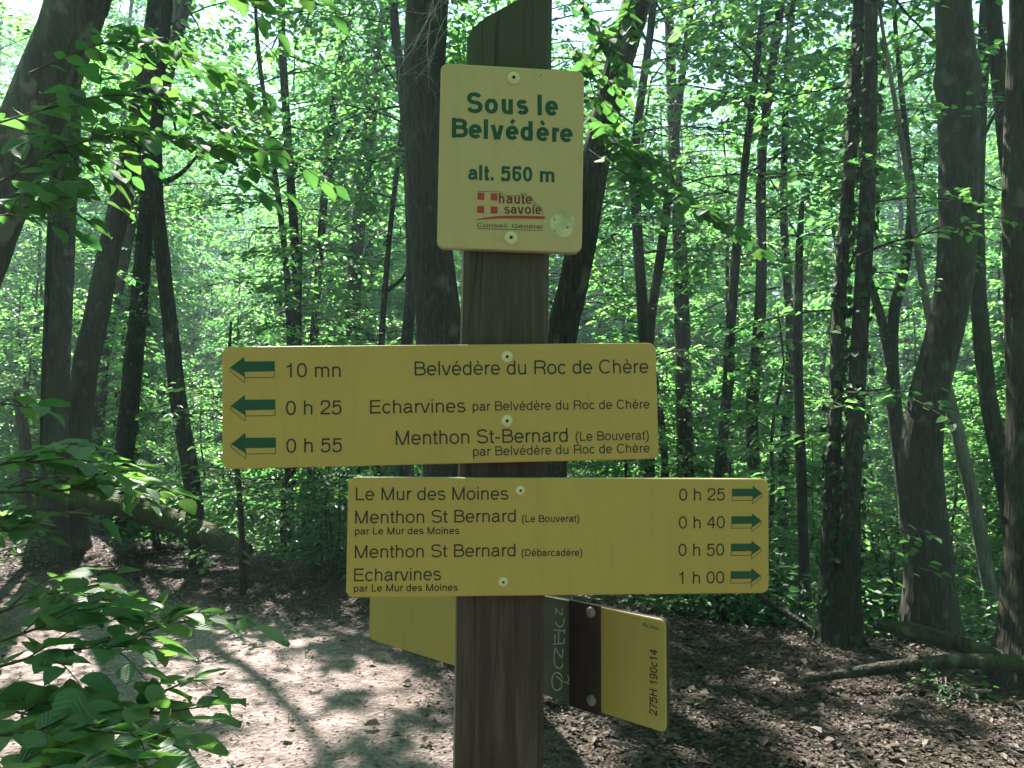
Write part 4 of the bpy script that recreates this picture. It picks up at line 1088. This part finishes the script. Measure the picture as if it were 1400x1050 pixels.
def stroke_quads(pts, w, hf=1.0):
    p = np.array(pts, float)
    keep = np.concatenate([[True], np.linalg.norm(np.diff(p, axis=0), axis=1) > 1e-5]); p = p[keep]
    closed = np.linalg.norm(p[0] - p[-1]) < 1e-4 and len(p) > 4
    if closed: p = p[:-1]
    d = unit(np.diff(np.vstack([p, p[:1]]) if closed else p, axis=0))
    nrm = np.stack([-d[:, 1], d[:, 0]], 1)
    if closed:
        n0 = np.roll(nrm, 1, 0); n1 = nrm
    else:
        n0 = np.vstack([nrm[:1], nrm]); n1 = np.vstack([nrm, nrm[-1:]])
    b = unit(n0 + n1); c = np.maximum(.55, (b * n1).sum(1)); n = len(p)
    hw = w / 2 * (1 - (1 - hf) * np.abs(b[:, 1]) ** 2) / c
    cr = n0[:, 0] * n1[:, 1] - n0[:, 1] * n1[:, 0]                # turn: positive to the left
    seg = np.linalg.norm(np.diff(np.vstack([p, p[:1]]), axis=0), axis=1); seg = (seg + np.roll(seg, 1)) / 2
    rad = seg / np.maximum(1e-4, np.abs(np.arcsin(np.clip(cr, -1, 1))))
    inn = np.where(np.abs(cr) < .6, np.minimum(hw, .9 * rad), hw)
    la = np.where(cr > 0, inn, hw); lb = np.where(cr < 0, inn, hw)
    a = p + b * la[:, None]; e = p - b * lb[:, None]
    v = np.empty((2 * n, 2)); v[0::2] = e; v[1::2] = a
    m = n if closed else n - 1
    i = np.arange(m); k = (i + 1) % n
    return v, np.stack([2 * i, 2 * k, 2 * k + 1, 2 * i + 1], 1)

def text_shape(s, w, track=0.0):
    """list of (verts2d, quads) and total length in em; advance includes side bearings"""
    out = []; x = 0
    for ch in s:
        st, adv = glyph(ch, w)
        if w > .11 and ch in 'ouvndbph': adv += .03
        for k, ps in enumerate(st):
            k2 = 1.0
            if isinstance(ps, tuple): ps, k2 = ps
            v, q = stroke_quads(ps, w * k2, .84 if w > .11 and k2 == 1 else 1.0); v[:, 0] += x; out.append((v, q, k))
        x += adv + track
    return out, x

# ------------------------------------------------------------------ signpost
YAW = R(5.3)
EX = np.array([math.cos(YAW), math.sin(YAW), 0.0])           # along the boards, to the right and slightly away
NF = np.array([math.sin(YAW), -math.cos(YAW), 0.0])          # out of the front faces
P0 = np.array([0, 1.06, EYE])
def on_plane(px, py, n=NF, p0=P0):
    d = ray(px, py); c = np.array([0, 0, EYE])
    return c + d * (np.dot(p0 - c, n) / np.dot(d, n))

def worn_paint(name, c, rough=.45, var=.06, scale=6, spec=.4):
    m, nt, out = mat(name); L = nt.links.new
    n = N(nt, 'TexNoise'); n.inputs['Scale'].default_value = scale; n.inputs['Detail'].default_value = 6; L(texcoord(nt), n.inputs['Vector'])
    st = N(nt, 'TexNoise'); st.inputs['Scale'].default_value = 9; st.inputs['Detail'].default_value = 7; st.inputs['Roughness'].default_value = .65; L(texcoord(nt, (7, 7, .7)), st.inputs['Vector'])
    sp = N(nt, 'TexNoise'); sp.inputs['Scale'].default_value = 170; sp.inputs['Detail'].default_value = 3; L(texcoord(nt), sp.inputs['Vector'])
    r = ramp(nt, [(.3, [x * (1 - var) for x in c]), (.7, [min(1, x * (1 + var)) for x in c])]); L(n.outputs['Fac'], r.inputs[0])
    f1 = N(nt, 'MapRange'); f1.inputs[1].default_value = .52; f1.inputs[2].default_value = .78; f1.inputs[4].default_value = .30; L(st.outputs['Fac'], f1.inputs[0])
    f2 = N(nt, 'MapRange'); f2.inputs[1].default_value = .68; f2.inputs[2].default_value = .76; f2.inputs[4].default_value = .30; L(sp.outputs['Fac'], f2.inputs[0])
    fm = N(nt, 'Math', operation='MAXIMUM'); L(f1.outputs[0], fm.inputs[0]); L(f2.outputs[0], fm.inputs[1])
    mx = N(nt, 'MixRGB'); mx.inputs[2].default_value = (c[0] * .62, c[1] * .66, c[2] * .7, 1); L(fm.outputs[0], mx.inputs[0]); L(r.outputs[0], mx.inputs[1])
    p = N(nt, 'BsdfPrincipled'); p.inputs['Specular IOR Level'].default_value = spec; L(mx.outputs[0], p.inputs['Base Color'])
    ro = N(nt, 'MapRange'); ro.inputs[3].default_value = rough - .1; ro.inputs[4].default_value = rough + .15; L(st.outputs['Fac'], ro.inputs[0]); L(ro.outputs[0], p.inputs['Roughness'])
    L(p.outputs[0], out.inputs[0]); return m
M['cream'] = worn_paint('cream_yellow_paint', (.425, .296, .066), .42, .035, 6, .4)
M['cream_plate_bluelit'] = worn_paint('cream_bluelit_paint', (.43, .352, .148), .42, .035, 6, .4)  # same cream, tinted bluer for the cooler light on the plate
M['cream_shaded'] = worn_paint('cream_shaded_paint', (.345, .265, .07), .5, .07, 5, .35)  # cream darkened in place of shade on the turned board
M['edge_green_reflect'] = paint('edge_green_reflect', (.30, .33, .20), .5, .1, 30)  # greenish tint stands in for foliage reflected in the board edges
M['green_ink'] = paint('dark_green_ink', (.004, .060, .026), .5, .08, 60)
M['brown_ink'] = paint('dark_brown_ink', (.020, .017, .006), .5, .1, 60)
M['red_ink'] = paint('red_ink', (.34, .035, .022), .5, .15, 90)
M['maroon_ink'] = paint('maroon_ink', (.12, .022, .012), .5, .12, 90)
M['screw'] = paint('screw_paint', (.60, .55, .28), .35, .05, 40, .5)
M['screw_hole'] = paint('screw_hole', (.012, .011, .008), .8, .1, 40)
M['residue'] = paint('sticker_residue', (.44, .45, .24), .75, .35, 55)
M['dirt_spot'] = paint('dirt_spot', (.10, .085, .03), .8, .3, 80)
M['grey_green'] = paint('grey_green_panel', (.12, .135, .09), .55, .2, 14)
M['brown_strip'] = paint('brown_strip', (.035, .022, .018), .6, .25, 20)
M['scrawl'] = paint('white_scrawl', (.50, .52, .46), .6, .3, 120)
M['steel'] = paint('steel_bolt', (.16, .16, .14), .4, .15, 60, .6)

def wood_mat():
    m, nt, out = mat('post_wood'); L = nt.links.new
    co = texcoord(nt, (26, 26, 1.6))
    n1 = N(nt, 'TexNoise'); n1.inputs['Scale'].default_value = 2.4; n1.inputs['Detail'].default_value = 10; n1.inputs['Roughness'].default_value = .7; n1.inputs['Distortion'].default_value = .5; L(co, n1.inputs['Vector'])
    n2 = N(nt, 'TexNoise'); n2.inputs['Scale'].default_value = 3.2; n2.inputs['Detail'].default_value = 5; L(texcoord(nt, (2, 2, .8)), n2.inputs['Vector'])
    sp = N(nt, 'SeparateXYZ'); L(texcoord(nt), sp.inputs[0])
    r = ramp(nt, [(.28, (.026, .017, .013)), (.5, (.060, .040, .030)), (.72, (.105, .078, .060))]); L(n1.outputs['Fac'], r.inputs[0])
    # greener towards the top of the post
    mr = N(nt, 'MapRange'); mr.inputs[1].default_value = 1.55; mr.inputs[2].default_value = 2.0; L(sp.outputs[2], mr.inputs[0])
    ml = N(nt, 'Math', operation='MULTIPLY'); L(mr.outputs[0], ml.inputs[0]); L(n2.outputs['Fac'], ml.inputs[1])
    ml2 = N(nt, 'Math', operation='MULTIPLY'); L(ml.outputs[0], ml2.inputs[0]); ml2.inputs[1].default_value = 1.3
    mx = N(nt, 'MixRGB'); L(ml2.outputs[0], mx.inputs[0]); L(r.outputs[0], mx.inputs[1]); mx.inputs[2].default_value = (.055, .075, .04, 1)
    ck = N(nt, 'TexVoronoi', feature='DISTANCE_TO_EDGE'); ck.inputs['Scale'].default_value = 1.0
    wv = N(nt, 'TexNoise'); wv.inputs['Scale'].default_value = 5; L(texcoord(nt), wv.inputs['Vector'])
    va = N(nt, 'MixRGB', blend_type='ADD'); va.inputs[0].default_value = .5; L(texcoord(nt, (34, 34, 1.5)), va.inputs[1]); L(wv.outputs['Color'], va.inputs[2]); L(va.outputs[0], ck.inputs['Vector'])
    cm = N(nt, 'MapRange'); cm.inputs[1].default_value = .0; cm.inputs[2].default_value = .035; cm.inputs[3].default_value = .75; cm.inputs[4].default_value = 0; L(ck.outputs['Distance'], cm.inputs[0])
    gn = N(nt, 'MapRange'); gn.inputs[1].default_value = .45; gn.inputs[2].default_value = .6; L(n2.outputs['Fac'], gn.inputs[0])
    cf = N(nt, 'Math', operation='MULTIPLY'); L(cm.outputs[0], cf.inputs[0]); L(gn.outputs[0], cf.inputs[1])
    mc = N(nt, 'MixRGB'); mc.inputs[2].default_value = (.008, .006, .005, 1); L(cf.outputs[0], mc.inputs[0]); L(mx.outputs[0], mc.inputs[1])
    p = N(nt, 'BsdfPrincipled'); p.inputs['Roughness'].default_value = .8; p.inputs['Specular IOR Level'].default_value = .3; L(mc.outputs[0], p.inputs['Base Color'])
    b = N(nt, 'Bump'); b.inputs['Strength'].default_value = .7; b.inputs['Distance'].default_value = .005; L(n1.outputs['Fac'], b.inputs['Height']); L(b.outputs[0], p.inputs['Normal'])
    L(p.outputs[0], out.inputs[0]); return m
M['post'] = wood_mat()

BT = .014                      # thickness of a board
def build_signpost():
    cb = on_plane(683, 1030, NF, P0 - NF * (BT + .002)); ct = on_plane(697.5, 50, NF, P0 - NF * (BT + .002))
    lean = (ct - cb) / (ct[2] - cb[2])
    base = cb - lean * cb[2]
    root = thing('signpost', (base[0], base[1] + .06, gz(base[0], base[1])), 'square dark wooden post with cream yellow hiking direction boards, in the middle of the clearing', 'signpost')
    W, Dp = .121, .12
    def pp(u, v, z):           # u across, v depth behind the front face
        return base + lean * z + EX * u - NF * v
    # post: chamfered square section, slanting top
    ch = .007
    sec = [(-W / 2 + ch, 0), (W / 2 - ch, 0), (W / 2, ch), (W / 2, Dp - ch), (W / 2 - ch, Dp), (-W / 2 + ch, Dp), (-W / 2, Dp - ch), (-W / 2, ch)]
    zl = at(638, 42, 1.08)[2]
    def ztop(u, v): return zl + (u + W / 2) * .62 - .012 * max(0, 1 - (u + W / 2) / .012)
    lev = [-.35, 0, .5, 1.0, 1.3, 1.6, 1.9]
    mb = MB(); rows = []
    us = []
    for k in range(len(sec)):
        a, b = np.array(sec[k]), np.array(sec[(k + 1) % len(sec)])
        n = 6 if np.linalg.norm(a - b) > .05 else 1
        for i in range(n): us.append(tuple(a + (b - a) * i / n))
    rng = np.random.default_rng(4)
    for z in lev: rows.append([pp(u, v, z) for u, v in us])
    rows.append([pp(u, v, ztop(u, v)) for u, v in us])
    v = np.array(rows).reshape(-1, 3); n = len(us)
    i = np.arange(len(rows) - 1)[:, None] * n; j = np.arange(n)[None, :]; j2 = (j + 1) % n
    mb.quads(v, np.stack([i + j, i + j2, i + n + j2, i + n + j], -1).reshape(-1, 4))
    mb.poly([pp(u, v_, ztop(u, v_)) for u, v_ in us])
    mb.build('post', M['post'], root)

    def board(name, corners, label, rad, nf=NF, p0=P0, th=BT, mats=None):
        c = [on_plane(x, y, nf, p0) for x, y in corners]        # tl, tr, br, bl
        o = sum(c) / 4
        ex = unit((c[1] - c[0]) + (c[2] - c[3])); ez = unit(np.cross(ex, nf)); ez = ez if ez[2] > 0 else -ez
        w = (np.linalg.norm(c[1] - c[0]) + np.linalg.norm(c[2] - c[3])) / 2; h = (np.linalg.norm(c[0] - c[3]) + np.linalg.norm(c[1] - c[2])) / 2
        def outline(inset, r):
            W2, H2 = w / 2 - inset, h / 2 - inset; pts = []
            for cx, cy, a0 in ((W2 - r, H2 - r, 0), (-W2 + r, H2 - r, 90), (-W2 + r, -H2 + r, 180), (W2 - r, -H2 + r, 270)):
                for a in np.radians(np.linspace(a0, a0 + 90, 7)): pts.append((cx + r * math.cos(a), cy + r * math.sin(a)))
            return pts
        def pt(u, v, d): return o + ex * u + ez * v + nf * d
        mb = MB()
        prof = [(0.0022, 0.0), (.0006, -.0007), (0, -.0022), (0, -th), (.003, -th)]
        loops = [[pt(u, v, d) for u, v in outline(i, max(.001, rad - i))] for i, d in prof]
        n = len(loops[0]); v = np.array(loops).reshape(-1, 3)
        q = []; mi = []
        for k in range(len(prof) - 1):
            for j in range(n): q.append((k * n + j, k * n + (j + 1) % n, (k + 1) * n + (j + 1) % n, (k + 1) * n + j))
        q = np.array(q)[:, ::-1]
        nk = n
        mb.quads(v, q[:2 * nk], 0); 
        mb2v = MB()
        mb.quads(v, q[2 * nk:], 1)
        mb.poly(loops[0], 0); mb.poly(loops[-1][::-1], 1)
        b = mb.build(name, mats or [M['cream'], M['edge_green_reflect']], root)
        if label: b['label'] = label
        def uv(px, py):
            p = on_plane(px, py, nf, p0) - o
            return float(p @ ex), float(p @ ez)
        return b, pt, uv, w, h

    def write(parent, pt, uv, lines, m, name='lettering'):
        """lines: text, (x0, y0) and (x1, y1): ends of the base line in the photo, cap height in photo pixels, weight"""
        for li, (s, a, e, cap, wt) in enumerate(lines):
            mb = MB(); u0, v0 = uv(*a); u1, v1 = uv(*e)
            sh, L = text_shape(s, wt)
            L0 = min(v[:, 0].min() for v, q, k in sh); L1 = max(v[:, 0].max() for v, q, k in sh)
            hh = abs(uv(a[0], a[1] - cap)[1] - v0) / CAP
            sx = math.hypot(u1 - u0, v1 - v0) / (L1 - L0); dr = np.array([u1 - u0, v1 - v0]) / math.hypot(u1 - u0, v1 - v0); up = np.array([-dr[1], dr[0]])
            for v, q, k in sh:
                P = np.array([u0, v0]) + (v[:, :1] - L0) * sx * dr + v[:, 1:] * hh * up
                mb.quads([pt(x, y, .00035 + .00006 * k) for x, y in P], q)
            mb.build(name, m, parent)

    def strokes(parent, pt, uv, polys, w, m, name, d=.0004, closed=False):
        mb = MB()
        for k, pl in enumerate(polys):
            P = [uv(*p) for p in pl]
            v, q = stroke_quads(P, w)
            mb.quads([pt(x, y, d + .00005 * k) for x, y in v], q)
        return mb.build(name, m, parent)

    def screw(parent, pt, uv, px, py, r=.0092, hgt=.0042):
        u, v = uv(px, py); mb = MB(); th = np.linspace(0, 2 * math.pi, 21)[:-1]
        prof = [(1.0, 0), (1.0, .25), (.86, .62), (.6, .9), (.3, 1.0)]
        rows = [[pt(u + r * f * math.cos(t), v + r * f * math.sin(t), .0003 + hgt * g) for t in th] for f, g in prof]
        n = len(th); V = np.array(rows).reshape(-1, 3)
        q = [(k * n + j, k * n + (j + 1) % n, (k + 1) * n + (j + 1) % n, (k + 1) * n + j) for k in range(len(prof) - 1) for j in range(n)]
        mb.quads(V, q, 0)
        mb.poly(rows[-1], 0)
        star = []
        for k in range(12):
            f = .34 if k % 2 == 0 else .22; a = k * math.pi / 6
            star.append(pt(u + r * f * math.cos(a), v + r * f * math.sin(a), hgt + .0006))
        mb.poly(star, 1)
        return mb.build('screw', [M['screw'], M['screw_hole']], parent, smooth=False)

    # --- name plate
    b, pt, uv, w, h = board('name_plate', [(601.5, 85.5), (799.5, 97), (795.5, 346), (598.5, 338.5)], 'upright cream plate reading Sous le Belvédère alt. 560 m', .011, mats=[M['cream_plate_bluelit'], M['edge_green_reflect']])
    write(b, pt, uv, [('Sous le', (638.5, 154.5), (763, 158.5), 28.5, .162), ('Belvédère', (617.5, 188), (783, 195), 27, .162), ('alt. 560 m', (640, 246), (758, 249.5), 21, .155)], M['green_ink'])
    Z = lambda x, y: (630 + x / 7.778, 250 + y / 7.778)
    mb = MB()
    for x0, y0, x1, y1 in ((178, 104, 250, 180), (318, 110, 390, 186), (174, 245, 248, 320), (318, 250, 390, 325)):
        mb.poly([pt(*uv(*Z(*c)), .0005) for c in ((x0, y1), (x1, y1 + 3), (x1, y0 + 3), (x0, y0))])
    mb.build('emblem', M['red_ink'], b)
    write(b, pt, uv, [('haute', Z(404, 218), Z(757, 226), 108 / 7.778, .13), ('savoie', Z(462, 328), Z(858, 334), 104 / 7.778, .13)], M['maroon_ink'], 'emblem_lettering')
    strokes(b, pt, uv, [[Z(*c) for c in ((175, 92), (428, 98), (440, 122), (492, 138), (638, 136), (644, 112), (688, 114), (690, 136), (738, 142), (768, 172), (766, 205), (792, 216), (790, 244), (838, 246), (874, 288), (866, 348))]], .0006, M['maroon_ink'], 'emblem_outline', .0006)
    top = [Z(*c) for c in ((168, 390), (240, 374), (320, 362), (400, 354), (500, 350), (620, 350), (760, 352), (893, 356))]
    bot = [Z(*c) for c in ((893, 386), (760, 382), (620, 379), (500, 378), (400, 379), (320, 383), (240, 389), (168, 398))]
    mb = MB()
    for k in range(7): mb.poly([pt(*uv(*c), .0005) for c in (bot[7 - k], bot[6 - k], top[k + 1], top[k])])
    mb.build('emblem_underline', M['red_ink'], b)
    sh = [('Conseil', Z(174, 467), Z(486, 478), 44 / 7.778, .085), ('Général', Z(545, 480), Z(868, 489), 44 / 7.778, .085)]
    write(b, pt, uv, sh, M['brown_ink'], 'small_lettering')
    strokes(b, pt, uv, [[Z(170, 486), Z(870, 508)]], .0007, M['brown_ink'], 'rule')
    screw(b, pt, uv, 702, 107.5); screw(b, pt, uv, 698.5, 325.5)
    u, v = uv(769, 306.5); mb = MB()
    rng = np.random.default_rng(6)
    mb.poly([pt(u + .0178 * (1 + rng.normal(0, .02)) * math.cos(t), v + .0178 * (1 + rng.normal(0, .02)) * math.sin(t), .0003) for t in np.linspace(0, 2 * math.pi, 40)[:-1]])
    mb.build('sticker_residue', M['residue'], b)
    mb = MB()
    for (x, y, rx, ry) in ((758, 300, .0007, .0022), (758, 316, .0013, .0008), (776, 311, .0018, .0014), (740, 103, .0012, .0009), (737, 106, .0005, .0005), (738, 98, .0005, .0009)):
        u, v = uv(x, y); mb.poly([pt(u + rx * math.cos(t), v + ry * math.sin(t), .0006) for t in np.linspace(0, 6.283, 13)[:-1]])
    mb.build('dirt_spots', M['dirt_spot'], b)

    # --- middle board, pointing left
    b, pt, uv, w, h = board('direction_board', [(303, 474), (898.5, 468.5), (899.5, 627.5), (303.5, 641.5)], 'upper cream direction board with three green arrows pointing left', .011)
    RG = .084
    write(b, pt, uv, [
        ('10 mn', (392, 516), (466, 515.2), 19.5, RG), ('0 h 25', (391, 567.3), (467, 566.3), 19.5, RG), ('0 h 55', (391.5, 619), (467.5, 617.8), 19.5, RG),
        ('Belvédère du Roc de Chère', (567, 513.5), (886.5, 510), 19.3, RG),
        ('Echarvines', (506, 565.5), (636.5, 563.5), 18.5, RG), ('par Belvédère du Roc de Chère', (646, 561.8), (888, 558.5), 12.8, .092),
        ('Menthon St-Bernard', (541, 608.3), (776.5, 604), 19.3, RG), ('(Le Bouverat)', (787, 603), (887, 601), 12.8, .092),
        ('par Belvédère du Roc de Chère', (646.5, 623.5), (888, 618.5), 12.8, .092)], M['brown_ink'])
    for k, (dx, dy) in enumerate(((0, 0), (.8, 52.3), (1.5, 104.3))):
        A = lambda x, y: (290 + x / 4.375 + dx, 460 + y / 4.375 + dy)
        mb = MB(); mb.poly([pt(*uv(*A(*c)), .0005) for c in ((107, 187), (193, 242), (195, 212), (375, 209), (375, 148), (195, 150), (193, 121))])
        a = mb.build('arrow', M['green_ink'], b)
        strokes(b, pt, uv, [[A(*c) for c in ((107, 188), (107, 206), (195, 277), (195, 247), (373, 244), (374, 209))], [A(195, 246), A(195, 225)]], .0008, M['brown_ink'], 'arrow_outline', .0004)  # printed outline along the lower half of the arrow
    screw(b, pt, uv, 693, 488, .0083); screw(b, pt, uv, 693, 575.5, .0083)

    # --- lower board, pointing right
    b, pt, uv, w, h = board('direction_board', [(475.5, 652.5), (1052.5, 655), (1050.5, 811), (473, 817.5)], 'lower cream direction board with four green arrows pointing right', .011)
    write(b, pt, uv, [
        ('Le Mur des Moines', (486.5, 684), (695, 683), 17.6, RG), ('Menthon St Bernard', (485.5, 715.8), (705.5, 713.5), 17.6, RG), ('(Le Bouverat)', (713.5, 714), (792, 713.4), 9.8, .105),
        ('par Le Mur des Moines', (485, 730.8), (628, 730), 9.8, .105), ('Menthon St Bernard', (485, 763), (705, 760.5), 17.6, RG), ('(Débarcadère)', (713, 760.3), (796, 760), 9.8, .105),
        ('Echarvines', (484, 794.8), (603, 793), 17.6, RG), ('par Le Mur des Moines', (483.5, 809), (626, 807.5), 9.8, .105),
        ('0 h 25', (928.5, 684.5), (991, 684), 16.8, RG), ('0 h 40', (928, 722.5), (991, 722), 16.8, RG), ('0 h 50', (927.5, 760), (990, 759.5), 16.8, RG), ('1 h 00', (928.5, 798), (990, 797.5), 16.8, RG)], M['brown_ink'])
    for k in range(4):
        dx, dy = (0, -.9, -1.4, -1.8)[k], (0, 37.6, 75, 112.7)[k]
        A = lambda x, y: (780 + x / 4.828 + dx, 640 + y / 4.828 + dy)
        mb = MB(); mb.poly([pt(*uv(*A(*c)), .0005) for c in ((1065, 187), (1200, 185), (1202, 210), (1265, 166), (1202, 116), (1200, 136), (1065, 136))])
        mb.build('arrow', M['green_ink'], b)
        strokes(b, pt, uv, [[A(*c) for c in ((1066, 187), (1066, 215), (1199, 213), (1201, 238), (1264, 186), (1265, 167))], [A(1200, 214), A(1200, 200)]], .0008, M['brown_ink'], 'arrow_outline', .0004)
    screw(b, pt, uv, 711.5, 670.5, .0066, .0025); screw(b, pt, uv, 688, 795.5, .0066, .0025)

    # --- third board behind the post, turned towards the right
    A0 = np.array([-.291, 1.530, 0]); A1 = np.array([.213, 1.068, 0])
    e3 = unit(A1 - A0); n3 = np.array([e3[1], -e3[0], 0]); n3 = n3 if n3[1] < 0 else -n3
    p3 = np.array([A0[0], A0[1], EYE])
    b, pt, uv, w, h = board('direction_board', [(505, 766), (912.5, 847.5), (908, 1003.5), (505, 873)], 'third board seen from behind, turned sideways at the back of the post', .010, n3, p3, .010, [M['cream_shaded'], M['brown_strip']])
    def patch(px0, px1, name, m, d0, inset=.0, skirt=.002):
        u0 = uv(px0, 900)[0]; u1 = uv(px1, 900)[0]; H2 = h / 2 - inset
        mb = MB()
        V = [pt(u, v, d) for d in (.0003, d0) for u, v in ((u0, -H2), (u1, -H2), (u1, H2), (u0, H2))]
        mb.quads(V, [(4, 5, 6, 7), (0, 1, 5, 4), (1, 2, 6, 5), (2, 3, 7, 6), (3, 0, 4, 7)])
        return mb.build(name, m, b)
    patch(700, 781, 'bare_panel', M['grey_green'], .0015, .001)
    patch(781, 822, 'mounting_strip', M['brown_strip'], .005, -.002)
    for px, py in ((811, 836), (812, 956)):
        u, v = uv(px, py); mb = MB(); th = np.linspace(0, 2 * math.pi, 15)[:-1]
        rows = [[pt(u + .008 * f * math.cos(t), v + .008 * f * math.sin(t), .005 + .006 * g) for t in th] for f, g in ((1, 0), (1, .4), (.7, .85), (.2, 1))]
        n = len(th); mb.quads(np.array(rows).reshape(-1, 3), [(k * n + j, k * n + (j + 1) % n, (k + 1) * n + (j + 1) % n, (k + 1) * n + j) for k in range(3) for j in range(n)]); mb.poly(rows[-1])
        mb.build('bolt', M['steel'], b, smooth=True)
    G = lambda x, y: (730 + x / 4.775, 800 + y / 4.775)
    scr = [[(150, 190), (147, 150), (162, 170), (186, 192), (190, 148)], [(203, 215), (196, 256), (168, 270), (143, 238)],
           [(135, 290), (205, 298)], [(207, 282), (203, 318)], [(143, 322), (143, 372)], [(168, 300), (166, 378)], [(132, 384), (200, 378)], [(207, 346), (200, 384)],
           [(196, 410), (188, 470), (160, 432), (145, 412), (138, 490), (150, 530), (180, 540), (196, 510)],
           [(196, 612), (172, 572), (140, 576), (124, 620), (132, 668), (160, 684), (186, 660), (180, 616), (150, 590)], [(186, 622), (222, 636), (254, 656)], [(226, 584), (236, 610), (222, 640)]]
    strokes(b, pt, uv, [spl([G(*c) for c in s], 5) for s in scr], .0021, M['scrawl'], 'scrawl', .0019)
    # code running upward along the free end
    mb = MB(); sh, L = text_shape('275H 190c14', .11)
    L0 = min(v[:, 0].min() for v, q, k in sh); L1 = max(v[:, 0].max() for v, q, k in sh)
    a = np.array(uv(898.5, 979)); e = np.array(uv(899, 889)); dr = unit(e - a); up = np.array([-dr[1], dr[0]])
    sx = np.linalg.norm(e - a) / (L1 - L0); hh = abs(uv(898.5, 930)[0] - uv(888, 930)[0]) / CAP
    for v, q, k in sh:
        P = a + (v[:, :1] - L0) * sx * dr + v[:, 1:] * hh * up
        mb.quads([pt(x, y, .0004 + .00006 * k) for x, y in P], q)
    mb.build('lettering', M['brown_ink'], b)
    write(b, pt, uv, [('Pic bois', (879.5, 856.5), (900.5, 861.5), 5.2, .115)], M['brown_ink'])
    return root

build_signpost()

# ------------------------------------------------------------------ thin teal haze, added to imitate the lens veil
def build_haze():
    m, nt, out = mat('veil_haze')
    v = N(nt, 'VolumePrincipled'); v.inputs['Color'].default_value = (.66, .95, .94, 1); v.inputs['Density'].default_value = .0024; v.inputs['Anisotropy'].default_value = .35
    nt.links.new(v.outputs[0], out.inputs['Volume'])
    lo, hi = np.array([-148, -106, -6.0]), np.array([148, 162, 33.0])
    c = [(x, y, z) for z in (lo[2], hi[2]) for x, y in ((lo[0], lo[1]), (hi[0], lo[1]), (hi[0], hi[1]), (lo[0], hi[1]))]
    o = MB().quads(c, [(3, 2, 1, 0), (4, 5, 6, 7), (0, 1, 5, 4), (1, 2, 6, 5), (2, 3, 7, 6), (3, 0, 4, 7)]).build('haze', m, origin=(0, 0, 0))
    tag(o, 'thin teal haze between the trees, standing in for the lens veil', 'haze', kind='stuff')
build_haze()
S.cycles.volume_bounces = 0
